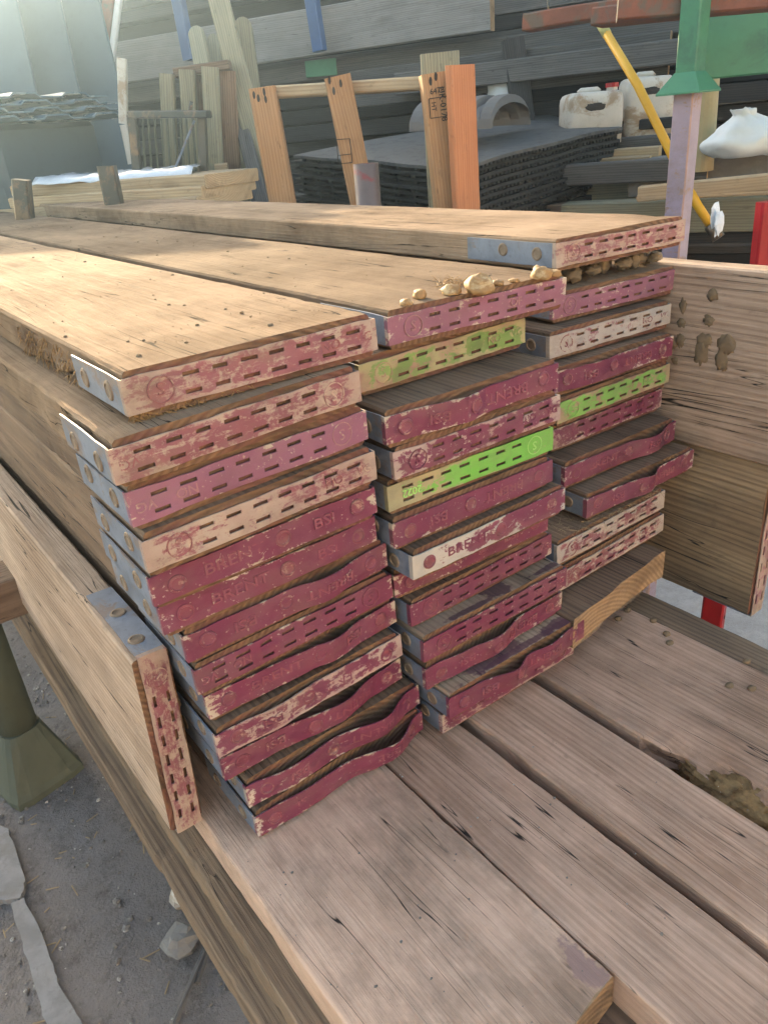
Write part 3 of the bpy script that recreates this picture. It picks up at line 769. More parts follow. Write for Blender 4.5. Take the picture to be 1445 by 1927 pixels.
rack_plank(1345, 62, 1.4, .09, .12, 'grey_wood', 3.32, 'split grey timber with ragged top, behind the green post', None)
for i, (px, lbl) in enumerate(((318, 'blue steel upright of the rack, left of the round-topped posts'), (573, 'blue steel upright of the rack against the broad grey board'))):
    A = pr(px + (34 if i == 0 else 24), 112 if i == 0 else 95, 3.3); B = pr(px, -60, 3.3)
    o = beam('rack_upright', A, B, .06, .05, [M['blue']], nrm=-RN)
    tag(o, lbl, 'upright', 'blue rack uprights')
o = beam('plastic_sheet', pr(575, 130, 3.5), pr(632, 124, 3.5), .075, .01, [M['steelgreen']], nrm=-RN); tag(o, 'small teal plastic sheet hanging in the rack', 'sheet')

# brick house with window, far left
hb = empty('brick_house', Matrix.Translation(pr(160, 60, 5.6)))
tag(hb, 'orange brick house with white framed window beyond the rack', 'house')
def child(o, par):
    mw_ = o.matrix_world.copy(); o.parent = par; o.matrix_parent_inverse = Matrix(); o.matrix_local = par.matrix_world.inverted() @ mw_; return o
bpy.context.view_layer.update()
hA = pr(330, 60, 5.7); hA.z = GZ; hB = hA + RU * 6
o = beam('wall', hA + Vector((0, 0, 1.6)), hB + Vector((0, 0, 1.6)), 3.2, .2, [M['mortar']], hb, nrm=-RN)
bd = beam('brick_', hA, hA + RU * .215, .065, .1, [M['brick']], nrm=-RN); bme = bd.data; bpy.data.objects.remove(bd)
nb = 0
for row in range(14):
    for k in range(13):
        p = hA + RU * (.225 * k + (.11 if row % 2 else 0)) + Vector((0, 0, 1.5 + row * .075))
        wc = pr(140, 10, 5.68)
        s_ = (p - wc).dot(RU)
        if -.42 < s_ + .1 < .36 and abs(p.z - wc.z - .3) < .42: continue
        b_ = bpy.data.objects.new('brick', bme); COL.objects.link(b_); b_.parent = hb
        b_.matrix_local = hb.matrix_world.inverted() @ frame(p - RN * .012, p - RN * .012 + RU, -RN); nb += 1
def wpt(px, py, c=5.62): return pr(px, py, c)
wn_ = obj('window', *cbox(-.25, .25, -.02, .0, -.3, .3, .003), M['glass'], hb); 
wm = frame(wpt(142, -5), wpt(142, -5) + RU, -RN)
wn_.matrix_local = hb.matrix_world.inverted() @ Matrix(((RU.x, RN.x, 0, wpt(142, -25).x), (RU.y, RN.y, 0, wpt(142, -25).y), (0, 0, 1, wpt(142, -25).z), (0, 0, 0, 1)))
for nm, bx in (('frame', (-.27, -.22, -.05, -.02, -.3, .3)), ('frame', (.22, .27, -.05, -.02, -.3, .3)), ('frame', (-.22, .22, -.05, -.02, -.3, -.25)), ('sill', (-.31, .31, -.10, -.0, -.345, -.302))):
    obj(nm, *cbox(*bx), M['whitepaint'], wn_)

# leaning blue-grey sheets at far left and a lidded blue bin in front
for i, (x0, x1, H, yb) in enumerate(((60, 190, 4.3, 345), (-60, 110, 4.15, 345), (-190, 20, 4.0, 345))):
    A = pt((x0 + x1) / 2 + 25 + 30, 345, H); B = pt((x0 + x1) / 2 - 40, -60, H + .25)
    wdm = (x1 - x0) * H / F * 1.15
    o = beam('metal_sheet', A, B, wdm, .03, [M['bluegrey']], ext=1.0, rag=.01)
    tag(o, ['blue-grey sheet leaning at far left, nearest the rack', 'blue-grey sheet leaning at far left, between two others', 'blue-grey sheet leaning at the left picture edge'][i], 'sheet', 'leaning blue-grey sheets')
bp = pt(35, 222, 3.3); bp.z = GZ
bn = empty('storage_cabinet', Matrix.Translation(bp) @ Matrix.Rotation(math.atan2(RU.y, RU.x), 4, 'Z')); tag(bn, 'dark blue cabinet under the glaring sheets at the left edge', 'cabinet')
ztop = pt(60, 222, 3.3).z - GZ
obj('body', *cbox(-.14, .9, -.25, .25, 0, ztop - .02, .02), M['bluegrey'], bn)
for zz in (.22, .33): obj('handle', *cbox(-.02, .08, .252, .27, ztop - zz - .008, ztop - zz + .004), M['galv'], bn)
for zz in (.22, .33): obj('handle', *cbox(-.02, .08, -.27, -.252, ztop - zz - .008, ztop - zz + .004), M['galv'], bn)
for k in range(4):                                        # ridged roofing sheets lying on the cabinet
    vs, fs = [], []
    for i in range(2):
        for j2 in range(37):
            yy = -.36 + j2 * .02; xx = (-.26 + .035 * k, .95)[i]
            vs.append((xx, yy + .01 * k, ztop - .012 + k * .026 + (.012 if (j2 // 6) % 2 else 0)))
    for j2 in range(36): fs.append([j2, j2 + 37, j2 + 38, j2 + 1])
    sh_ = obj('roofing_sheet', vs, fs, M['bluelid']); sh_.modifiers.new('t', 'SOLIDIFY').thickness = .006
    sh_.matrix_world = bn.matrix_world.copy() if k == 99 else Matrix.Translation(bp) @ Matrix.Rotation(math.atan2(RU.y, RU.x), 4, 'Z')
    tag(sh_, 'ridged blue roofing sheet on the cabinet, %s from the bottom' % NTH[k], 'sheet', 'ridged sheets on the cabinet')
# red and white posts standing at the house
for (xa, ya, xb, yb, wp, mt, lbl) in ((195, 60, 207, -40, 16, 'redbrown', 'red-painted post standing beside the brick house'), (214, 58, 226, -40, 8, 'whitepaint', 'thin white post standing beside the brick house')):
    A = pt(xa, ya, 4.8); B = pt(xb, yb, 4.8); o = beam('post', A, B, wp * 4.8 / F, .05, [M[mt]], ext=1.6); tag(o, lbl, 'post')
# white downpipe, broken in two
o = empty('plastic_downpipe', Matrix.Translation(pt(235, 225, 3.35))); tag(o, 'white square plastic downpipe with a kink, hanging before the rack', 'pipe')
bpy.context.view_layer.update()
beam('upper_length', pt(231, 232, 3.35), pt(228, 108, 3.35), .034, .03, [M['whitepl']], o)
beam('lower_length', pt(247, 308, 3.35), pt(231, 234, 3.35), .030, .028, [M['whitepl']], o)

# brown crate with uprights, dark steel stillage
cr = empty('timber_crate', Matrix.Translation(pt(380, 360, 3.0))); tag(cr, 'tall brown timber crate with three grey uprights', 'crate')
bpy.context.view_layer.update()
for (x0, y0, x1, y1, wp) in ((320, 330, 311, 137, 22), (362, 330, 349, 130, 24), (407, 372, 393, 124, 26)):
    beam('upright', pt(x0, y0, 3.0), pt(x1, y1, 3.0), wp * 3.0 / F, .05, [M['greengrey'], M['end_pale']], cr, ext=.5)
beam('back_panel', pt(428, 372, 3.08), pt(412, 132, 3.08), .11, .03, [M['board_dark']], cr, ext=.5)
beam('back_panel', pt(382, 372, 3.09), pt(368, 140, 3.09), .09, .03, [M['board_dark']], cr, ext=.5)
beam('top_rail', pt(326, 136, 3.06), pt(430, 120, 3.06), .03, .10, [M['board_dark']], cr)
beam('cross_rail', pt(405, 322, 2.98), pt(428, 320, 2.98), .05, .03, [M['cream_wood']], cr)
stl = empty('steel_stillage', Matrix.Translation(pt(320, 330, 2.85))); tag(stl, 'dark steel stillage frame with a sunlit top rail, before the crate', 'frame')
bpy.context.view_layer.update()
def rod(name, pts, r, mat, par=None, n=8, rads=None):
    vs, fs = tube(pts, rads or r, n)
    if par: vs = [tuple(par.matrix_world.inverted() @ Vector(p)) for p in vs]
    return obj(name, vs, fs, mat, par, smooth=True)
beam('top_rail', pt(240, 215, 2.85), pt(388, 214, 2.75), .022, .035, [M['darkmetal']], stl)
beam('leg', pt(383, 340, 2.8), pt(378, 216, 2.8), .03, .03, [M['darkmetal']], stl, ext=.3)
beam('leg', pt(258, 340, 2.9), pt(246, 216, 2.9), .03, .03, [M['darkmetal']], stl, ext=.3)
rod('brace', [pt(328, 320, 2.82), pt(366, 226, 2.82)], .004, M['galv'], stl)
rod('latch', [pt(357, 213, 2.8), pt(360, 190, 2.8)], .006, M['darkmetal'], stl)
for i in range(10): beam('mesh_bar', pt(262 + i * 12, 335, 2.95), pt(254 + i * 12, 220, 2.95), .008, .008, [M['mossy']], stl)

# low stack of pale timbers under clear wrap
for i, (xa, ya, xb, yb, hp, H, lbl) in enumerate(((-20, 352, 385, 331, 20, 2.75, 'top pale timber of the wrapped pile beside the crate'), (-20, 375, 380, 352, 18, 2.74, 'second pale timber of the wrapped pile beside the crate'), (-20, 396, 372, 372, 18, 2.72, 'lowest visible pale timber of the wrapped pile'))):
    A = pt(xb, yb + hp / 2, H - .25); B = pt(xa, ya + hp / 2, H + .35); o = beam('stored_timber', A, B, hp * H / F, .25, [M['cream_wood'], M['pale_end']]); tag(o, lbl, 'timber', 'pale timbers under wrap')
wv, wf = [], []
for i in range(31):
    p = pt(60 + i * 10, 340 - i * .7, 2.9 - i * .009)
    for j in range(5): wv.append(tuple(p + HH * (j * .06 - .02) + Vector((0, 0, .008 + N3(i * .4, j * .7, 3) * .009 - (.02 if j == 0 else 0)))))
for i in range(30):
    for j in range(4): wf.append([i * 5 + j, i * 5 + 5 + j, i * 5 + 6 + j, i * 5 + 1 + j])
o = obj('plastic_wrap', wv, wf, M['plasticwrap'], smooth=True); o.modifiers.new('thick', 'SOLIDIFY').thickness = .002
tag(o, 'crumpled clear plastic wrap shining on the pale timber pile', 'wrap')
for (xa, ya, xb, yb, wp, lbl) in ((212, 385, 197, 312, 28, 'dark square stake standing before the pale timber pile'), (38, 375, 34, 338, 26, 'dark blue-grey stake at the left before the timber pile')):
    o = beam('stake', pt(xa, ya, 2.5), pt(xb, yb, 2.5), wp * 2.5 / F, .045, [M['darkmetal']], ext=1.0); tag(o, lbl, 'stake')

# leaning posts
for (xa, ya, xb, yb, wp, H, rt, mt, lbl) in (
    (400, 240, 366, 47, 27, 3.3, True, 'greengrey', 'round-topped fence post rising behind the brown crate'),
    (420, 240, 399, 62, 20, 3.35, True, 'greengrey', 'round-topped post half hidden behind the long leaning plank'),
    (512, 390, 403, -30, 34, 3.0, False, 'greengrey', 'longest grey plank leaning across the round-topped posts'),
    (500, 390, 454, 30, 30, 3.15, True, 'greengrey', 'round-topped grey post right of the long leaning plank'),
    (494, 390, 446, 201, 24, 2.9, False, 'grey_wood', 'short grey plank leaning at the foot of the posts'),
    (458, 390, 432, 210, 22, 3.05, False, 'greengrey', 'greenish plank upright beside the brown crate')):
    o = beam('post' if rt else 'leaning_plank', pt(xa, ya, H), pt(xb, yb, H + .25), wp * H / F, .05, [M[mt], M['end_pale']], ext=.8, round_top=rt); tag(o, lbl, 'post' if rt else 'plank')

# pallet stood on end
pal = empty('pallet', Matrix.Translation(pt(690, 400, 2.3))); tag(pal, 'pallet stood on end with three uprights, one face painted orange', 'pallet')
bpy.context.view_layer.update()
side_n = Vector((.93, -.36, 0))
beam('bearer', pt(531, 392, 2.42), pt(492, 163, 2.42), 44 * 2.42 / F, .085, [M['pallet'], M['pale_end']], pal, ext=.5, nrm=-HH)
beam('bearer', pt(686, 395, 2.3), pt(634, 142, 2.3), 44 * 2.3 / F, .085, [M['pallet'], M['pale_end']], pal, ext=.5)
b3 = beam('bearer', pt(855, 408, 2.15), pt(826, 134, 2.15), 58 * 2.15 / F, .10, [M['pallet'], M['pale_end']], pal, ext=.5)
o3 = beam('orange_side', pt(884, 406, 2.13), pt(872, 120, 2.13), .092, .022, [M['orange'], M['pale_end']], pal, ext=.5, nrm=Vector((.12, -.99, 0)))
o3['label'] = 'bright orange painted side board'
beam('deck_slat', pt(500, 187 - 14, 2.48), pt(802, 162 - 8, 2.26), .030, .09, [M['cream_wood'], M['pale_end']], pal)
ob = beam('timber_block', pt(833, 190, 2.5), pt(829, 97, 2.5), 62 * 2.5 / F, .05, [M['greengrey'], M['pale_end']], ext=.3); tag(ob, 'pale timber block standing behind the orange-sided pallet upright', 'timber')
# stamps on the bearers
def print_on(par, s, px, py, H, size, rot, lift=.002):
    v, f = word(s); p = pt(px, py, H) - HH * lift
    up = Vector((0, 0, 1)); rgt = up.cross(-HH).normalized() * 1.0
    x = rgt * math.cos(rot) + up * math.sin(rot); y = -rgt * math.sin(rot) + up * math.cos(rot)
    m4 = Matrix(((x.x, y.x, -HH.x, p.x), (x.y, y.y, -HH.y, p.y), (x.z, y.z, -HH.z, p.z), (0, 0, 0, 1)))
    vs = [tuple(m4 @ Vector((a * size, b * size, c * size * .02))) for a, b, c in v]
    return obj('stamped_text', [tuple(par.matrix_world.inverted() @ Vector(q)) for q in vs], f, M['ink'], par)
print_on(pal, 'UK-0178', 833, 195, 2.15, .021, -math.pi / 2 + .08)
print_on(pal, 'HT', 816, 200, 2.15, .016, -math.pi / 2 + .08)
print_on(pal, '6478', 822, 170, 2.15, .018, .1)
for (xa, ya, xb, yb) in ((807, 185, 842, 180), (810, 222, 845, 217), (807, 185, 810, 222), (842, 180, 845, 217)):
    A, B = pt(xa, ya, 2.147), pt(xb, yb, 2.147); rod('stamp_line', [A, B], .0012, M['ink'], pal, 4)
for (xa, ya, xb, yb) in ((633, 262, 658, 260), (637, 308, 663, 305), (633, 262, 637, 308), (658, 260, 663, 305), (635, 292, 661, 289)):
    A, B = pt(xa, ya, 2.295), pt(xb, yb, 2.295); rod('stamp_line', [A, B], .0012, M['ink'], pal, 4)
for (px, py, H) in ((478, 178, 2.42), (486, 184, 2.42), (497, 172, 2.42), (500, 186, 2.42), (620, 150, 2.3), (641, 156, 2.3), (628, 170, 2.3), (820, 143, 2.15), (810, 152, 2.15)):
    o = obj('nail_hole', *lump(px, .004, .0015, .010, 8, 5, .2), M['ink'], pal); o.matrix_local = pal.matrix_world.inverted() @ frame(pt(px, py, H) - HH * .001, pt(px, py, H) - HH * .001 - HH, Vector((0, 0, 1)))
# steel tube
A, B = pt(692, 420, 2.1), pt(688, 307, 2.1)
tb = obj('steel_tube', *tube([A - Vector((0, 0, .5)), B], 22 * 2.1 / F, 20, False), plain('red_grey_tube', (.17, .125, .115), .4, .3, .3, 6, (.28, .035, .03), .1), smooth=True)
tb.modifiers.new('wall', 'SOLIDIFY').thickness = .004
tag(tb, 'open-ended reddish steel tube standing before the pallet', 'tube')

# rubber mats ------------------------------------------------------------------
mA, mB, mC, mD = pt(868, 316, 2.75), pt(1166, 238, 3.35), pt(1010, 214, 4.1), pt(548, 292, 3.5)
def mat_pt(u, v_): return mA * (1 - u) * (1 - v_) + mB * u * (1 - v_) + mC * u * v_ + mD * (1 - u) * v_
nub_v, nub_f = cbox(-.0072, .0072, -.0085, .0085, -.0068, .0068, .0035)
for k in range(25):
    r_ = empty('rubber_mat', Matrix.Translation(mA - Vector((0, 0, k * .0225)))); inv = r_.matrix_world.inverted()
    tag(r_, 'grey-topped studded rubber mat on top of the black mat pile' if k == 0 else 'black studded rubber mat, number %s from the top of the pile' % ORD[k], 'rubber mat', 'rubber mats in a pile')
    bpy.context.view_layer.update(); inv = r_.matrix_world.inverted()
    vs, fs = [], []; n = 14; js = rr.uniform(-.014, .014); jt = rr.uniform(-.012, .012)
    for lay in (0, 1):
        for j in range(n + 1):
            for i in range(n + 1):
                p = mat_pt(i / n, j / n) + (mB - mA).normalized() * js + (mD - mA).normalized() * jt
                sag = N3(i * .2, j * .2, k * .07) * .008 + .012 * math.sin(i / n * 3.1)
                p = p + Vector((0, 0, -k * .0225 - lay * .0105 + sag))
                vs.append(tuple(inv @ p))
    q = n + 1
    for j in range(n):
        for i in range(n):
            fs.append([j * q + i, j * q + i + 1, (j + 1) * q + i + 1, (j + 1) * q + i]); o2 = q * q
            fs.append([o2 + j * q + i, o2 + (j + 1) * q + i, o2 + (j + 1) * q + i + 1, o2 + j * q + i + 1])
    for i in range(n):
        fs += [[i, q * q + i, q * q + i + 1, i + 1], [n * q + i, n * q + i + 1, q * q + n * q + i + 1, q * q + n * q + i],
               [i * q, (i + 1) * q, q * q + (i + 1) * q, q * q + i * q], [i * q + n, q * q + i * q + n, q * q + (i + 1) * q + n, (i + 1) * q + n]]
    obj('mat_sheet', vs, fs, M['rubber_top'] if k == 0 else M['rubber'], r_)
    mb = MB()
    xd = (mB - mA).normalized(); yd = (mD - mA).normalized()
    for e in range(44):
        u = (e + .5) / 44
        p = mat_pt(u, .010) + xd * js + yd * jt
        sag = N3(u * n * .2, 0, k * .07) * .008 + .012 * math.sin(u * 3.1)
        p = p + Vector((0, 0, -k * .0225 - .0162 + sag)); mb.add((nub_v, nub_f), 0, Matrix.Translation(inv @ p))
    for e in range(10):
        p = mat_pt(.012, (e + .5) / 10) + xd * js + yd * jt + Vector((0, 0, -k * .0225 - .0162)); mb.add((nub_v, nub_f), 0, Matrix.Translation(inv @ p))
    stuff(mb.obj('studs', [M['rubber']], r_))
# ribbed plastic arch on the mats
ar = empty('plastic_arch', Matrix.Translation(pt(880, 240, 3.3))); tag(ar, 'grey ribbed plastic arch cover lying on the rubber mats', 'arch')
bpy.context.view_layer.update(); inv = ar.matrix_world.inverted()
vs, fs = [], []; nu, nv = 42, 16
f0, f1, r0_, r1_ = pt(770, 250, 3.0), pt(925, 243, 3.08), pt(850, 198, 3.3), pt(985, 191, 3.4)
for i in range(nu + 1):
    for j in range(nv + 1):
        u = i / nu; v_ = j / nv
        ft = f0.lerp(f1, u); rg_ = r0_.lerp(r1_, u); far = rg_ + (rg_ - ft) * .25; far.z = ft.z
        a = v_ * math.pi
        k = .5 - .5 * math.cos(a)
        p = ft.lerp(Vector((far.x, far.y, ft.z)), k)
        hz_ = (rg_.z - ft.z + (.0 if int(u * 7) % 2 else .024)) * (math.sin(a) ** .8 if v_ < 1 else 0)
        p.z = ft.z + hz_ + (.004 if v_ < .12 else 0)
        vs.append(tuple(inv @ p))
for i in range(nu):
    for j in range(nv): fs.append([i * (nv + 1) + j, i * (nv + 1) + j + 1, (i + 1) * (nv + 1) + j + 1, (i + 1) * (nv + 1) + j])
o = obj('ribbed_shell', vs, fs, M['arch'], ar, smooth=False); o.modifiers.new('t', 'SOLIDIFY').thickness = .006

# buckets, cans, sack ----------------------------------------------------------
bk = empty('bucket_bag', Matrix.Translation(pt(955, 180, 4.0))); tag(bk, 'white plastic builder bag behind the dark leaning stake', 'bag')
bpy.context.view_layer.update(); inv = bk.matrix_world.inverted()
c0 = pt(957, 210, 4.0); c1 = pt(957, 122, 4.0)
vs, fs = tube([inv @ (c0 + (c1 - c0) * t) for t in (0, .3, .6, .85, 1)], [.09, .095, .098, .10, .097], 18)
vs = [(a + N3(a * 20, b * 20, c * 9) * .012, b + N3(b * 20, c * 9, a * 20) * .012, c + N3(c * 20, a * 20, 5) * .01) for a, b, c in vs]
obj('bag_body', vs, fs, M['sack'], bk, smooth=True)
rod('rim_cord', [inv and (c1 + Vector((.1 * math.cos(a), .1 * math.sin(a), .004 * math.sin(5 * a)))) for a in [i * math.pi / 9 for i in range(19)]], .004, M['darkmetal'], bk)
ds = beam('stake', pt(982, 190, 3.85), pt(966, 70, 3.88), 36 * 3.85 / F, .04, [M['rack_wood'], M['grey_wood']], ext=.5); tag(ds, 'split dark grey stake standing before the white bag', 'stake')

def jerrycan(px, py_top, py_bot, wpx, H, label, cap=True):
    top = pt(px, py_top, H); bot = pt(px, py_bot, H); h_ = (top - bot).length; wd = wpx * H / F
    ang = math.atan2(RU.y, RU.x)
    r_ = empty('jerrycan', Matrix.Translation(bot + Vector((0, 0, -.12))) @ Matrix.Rotation(math.atan2(HH.y, HH.x) - math.pi / 2, 4, 'Z')); tag(r_, label, 'jerrycan', 'white jerrycans')
    hh = h_ + .12
    # rounded body profile swept in plan
    vs, fs = [], []; n = 28
    lev = [(0, .9), (.02, .99), (.5, 1.0), (.80, 1.0), (.90, .975), (.96, .92), (.99, .80), (1.0, .55)]
    for t, s_ in lev:
        for i in range(n):
            a = 2 * math.pi * i / n
            cx, sy = math.cos(a), math.sin(a)
            ex = .32
            x = math.copysign(abs(cx) ** ex, cx) * wd / 2 * s_; y = math.copysign(abs(sy) ** ex, sy) * wd * .36 * s_
            vs.append((x, y, hh * t + N3(x * 9, y * 9, t * 4) * .006))
    for j in range(len(lev) - 1):
        for i in range(n): fs.append([j * n + i, j * n + (i + 1) % n, (j + 1) * n + (i + 1) % n, (j + 1) * n + i])
    fs += [list(range(n))[::-1], list(range((len(lev) - 1) * n, len(lev) * n))]
    obj('can_body', vs, fs, M['whitepl'], r_, smooth=True)
    obj('handle', *tube([(-wd * .22, 0, hh * .99), (-wd * .18, 0, hh * 1.03), (wd * .1, 0, hh * 1.03), (wd * .14, 0, hh * .99)], .011, 8), M['whitepl'], r_, smooth=True)
    if cap:
        obj('neck', *tube([(wd * .36, 0, hh * .9), (wd * .36, 0, hh * 1.05)], .022, 14), M['whitepl'], r_)
        obj('cap', *tube([(wd * .36, 0, hh * 1.05), (wd * .36, 0, hh * 1.13)], .026, 14), M['red'], r_)
    v, f = lump(5, wd * .16, .002, .014, 16, 8, .5, 5); obj('smudged_print', [(a - wd * .02, b - wd * .365, c + hh - .055) for a, b, c in v], f, M['ink'], r_)
jerrycan(1111, 172, 210, 96, 3.45, 'dirty white jerrycan with red cap beside the mats', True)
jerrycan(1213, 143, 207, 82, 3.55, 'tall white jerrycan without cap, behind the yellow pole', False)
# yellow pole
yp = empty('yellow_pole', Matrix.Translation(pt(1345, 432, 2.45))); tag(yp, 'bent yellow plastic pole with taped tip leaning behind the steel post', 'pole')
bpy.context.view_layer.update()
rod('pole_shaft', [pt(1337, 424, 2.5), pt(1312, 385, 2.52), pt(1290, 345, 2.55), pt(1255, 272, 2.62), pt(1200, 160, 2.75), pt(1141, 62, 2.9)], .0140, M['yellow'], yp, 12)
rod('taped_tip', [pt(1142, 64, 2.899), pt(1128, 40, 2.93)], .0155, M['yellow_pale'], yp, 12)
rod('foot', [pt(1352, 448, 2.48), pt(1336, 423, 2.5)], .020, M['darkmetal'], yp, 12)

# steel post with green top, rusty beams -----------------------------------------
pp = empty('steel_post', Matrix.Translation(pt(1275, 440, 1.95))); tag(pp, 'purple-painted square steel post with green flared head', 'post')
bpy.context.view_layer.update()
pn = Vector((-.45, -.893, 0)).normalized()
A, B = pt(1276, 440, 1.95), pt(1292, 168, 1.95)
dv = Vector((0, 0, 1))
hgt = (B - A).z
cxy = pt(1284, 300, 1.95)
def box_on(name, cx, z0, z1, hx, hy, mat, par, rot):
    vs, fs = cbox(-hx, hx, -hy, hy, z0, z1, .003)
    o = obj(name, vs, fs, mat, par); o.matrix_local = par.matrix_world.inverted() @ (Matrix.Translation((cx.x, cx.y, 0)) @ Matrix.Rotation(rot, 4, 'Z')); return o
rot = math.atan2(HH.y, HH.x) - math.pi / 2 + rad(42)
zt = pt(1292, 172, 1.95).z
o = box_on('lower_post', cxy, -.75, zt, .0235, .0235, [M['purplesteel'], M['pinksteel']], pp, rot)
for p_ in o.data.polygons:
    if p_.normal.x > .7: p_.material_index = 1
# flared head plate
z1, z2 = zt, pt(1292, 135, 1.95).z
vs = []
for s_, zz in ((.052, z1 - .004), (.052, z1), (.0245, z2)):
    for a, b_ in ((-1, -1), (1, -1), (1, 1), (-1, 1)): vs.append((a * s_, b_ * s_, zz))
fs = [[3, 2, 1, 0]] + [[l * 4 + i, l * 4 + (i + 1) % 4, (l + 1) * 4 + (i + 1) % 4, (l + 1) * 4 + i] for l in (0, 1) for i in range(4)]
o = obj('flared_head', vs, fs, M['steelgreen'], pp); o.matrix_local = pp.matrix_world.inverted() @ (Matrix.Translation((cxy.x, cxy.y, 0)) @ Matrix.Rotation(rot, 4, 'Z'))
box_on('upper_post', cxy, z2 - .01, pt(1292, -60, 1.95).z, .0240, .0240, M['steelgreen'], pp, rot)
gp = obj('green_panel', *cbox(0, 1.6, -.01, .01, 0, .55, .004), M['steelgreen']); p0 = pt(1318, 150, 2.3)
gp.matrix_world = Matrix.Translation((p0.x, p0.y, p0.z)) @ Matrix.Rotation(math.atan2(-RU.y, -RU.x) + .25, 4, 'Z'); tag(gp, 'green steel panel behind the head of the steel post', 'panel')
for (xa, ya, xb, yb, hp, H0, H1, lbl) in ((982, 42, 1200, 8, 24, 2.5, 2.35, 'rusty red-brown beam end pointing left, furthest left of three'), (1112, 30, 1300, 10, 26, 2.25, 2.1, 'grey-ended rusty beam resting just above the yellow pole'), (1165, 2, 1520, -22, 46, 2.0, 1.9, 'broad rusty beam across the top right corner')):
    o = beam('rusty_beam', pt(xa, ya, H0), pt(xb, yb, H1), hp * H0 / F, .09, [M['redbrown'], M['rack_wood']], rag=.006); tag(o, lbl, 'beam', 'rusty beams overhead at right')
rod_ = rod('hanging_wire', [pt(1032, 45, 2.5), pt(1031, -20, 2.5)], .003, M['darkmetal']); tag(rod_, 'thin wire hanging above the rusty beam end', 'wire')

# beige tube, sack, concrete, timbers at right -----------------------------------
bt = obj('beige_tube', *tube([pt(1326, 262, 2.9) - Vector((0, 0, .1)), pt(1332, 140, 2.9)], .038, 18), plain('beige_plastic', (.42, .33, .19), .6, 0, .15, 8)); tag(bt, 'upright beige plastic tube behind the steel post', 'tube')
vs, fs = [], []; n, m_ = 28, 18
S0, S1 = pt(1400, 292, 2.75), pt(1395, 208, 2.75); sh = (S1 - S0).length
rg = Vector((0, 0, 1)).cross(-HH).normalized()
for j in range(m_ + 1):
    t = j / m_
    wdt = [.095, .125, .135, .130, .112, .088, .060, .032, .036][min(8, int(t * 8))] * (1 - (t * 8) % 1) + [.095, .125, .135, .130, .112, .088, .060, .032, .036][min(8, int(t * 8) + 1)] * ((t * 8) % 1)
    for i in range(n):
        a = 2 * math.pi * i / n
        k = 1 + .22 * N3(math.cos(a) * 2.6, math.sin(a) * 2.6, t * 3.5) + .10 * abs(N3(math.cos(a) * 5, math.sin(a) * 5, t * 4 + 9))
        lean = -.03 * t + .02 * math.sin(t * 3)
        p = S0 + rg * (math.cos(a) * wdt * k * (1.0 if math.cos(a) < 0 else 1.25) + lean) + HH * (math.sin(a) * wdt * .8 * k) + Vector((0, 0, t * sh * 1.02 + .01 * N3(a * 2, t, 7)))
        vs.append(tuple(p))
for j in range(m_):
    for i in range(n): fs.append([j * n + i, j * n + (i + 1) % n, (j + 1) * n + (i + 1) % n, (j + 1) * n + i])
fs += [list(range(n))[::-1], list(range(m_ * n, m_ * n + n))]
o = obj('sack', vs, fs, M['sack'], smooth=True); tag(o, 'tied white plastic sack slumped on the concrete beam', 'sack')
def rbeam(name, px, py, ht, length, dep, mat, c, label, cat='timber', endm='pale_end', group=None, tilt=0.0, to_right=0.0):
    A = pr(px, py, c) - Vector((0, 0, ht / 2)) - RU * to_right
    B = A + (RU + Vector((0, 0, tilt))).normalized() * (length + to_right)
    o = beam(name, A, B, ht, dep, [M[mat], M[endm]], nrm=-RN); return tag(o, label, cat, group)
rbeam('concrete_beam', 1500, 286, .12, .55, .3, 'concrete', 2.75, 'grey concrete beam under the white sack', 'beam', 'concrete')
rbeam('timber', 1333, 293, .075, .9, .08, 'grey_wood', 2.70, 'grey timber with sunlit end left of the concrete beam', group='timbers piled right of the mats')
rbeam('timber', 1240, 274, .05, .5, .08, 'cream_wood', 3.0, 'pale timber end, upper of the pair beside the mats', group='timbers piled right of the mats')
rbeam('timber', 1222, 292, .07, .5, .10, 'cream_wood', 2.92, 'pale timber end, lower of the pair beside the mats', group='timbers piled right of the mats')
rbeam('timber', 1300, 248, .05, 1.2, .08, 'grey_wood', 3.1, 'brown-grey timber level with the mats, behind the yellow pole', group='timbers piled right of the mats')
rbeam('timber', 1310, 215, .04, 1.4, .1, 'rack_wood', 3.2, 'dark plank carrying the white jerrycans', group='timbers piled right of the mats')
rbeam('timber', 1275, 336, .085, .9, .1, 'greengrey', 2.85, 'rough brown timber right of the lower mats', group='timbers piled right of the mats')
rbeam('timber', 1370, 372, .035, 1.3, .1, 'board_dark', 2.6, 'thin timber with lit square end near the pole foot', group='timbers piled right of the mats')
rbeam('timber', 1500, 322, .045, .45, .06, 'cream_wood', 2.3, 'thick pale batten at the right edge, below the concrete beam', group='pale battens at right', tilt=-.05)
rbeam('timber', 1500, 355, .014, .46, .08, 'cream_wood', 2.3, 'thin pale batten at the right edge, lowest of two', group='pale battens at right')
rbeam('timber', 1520, 366, .11, .8, .12, 'greengrey', 2.55, 'mossy timber beneath the pale battens', group='timbers piled right of the mats')
rbeam('timber', 1520, 425, .05, 1.4, .2, 'rack_wood', 2.6, 'dark plank close to the ground right of the post', group='timbers piled right of the mats')
rbeam('timber', 1230, 395, .06, .7, .1, 'rack_wood', 2.75, 'dark timber low beside the mat pile', group='timbers piled right of the mats')
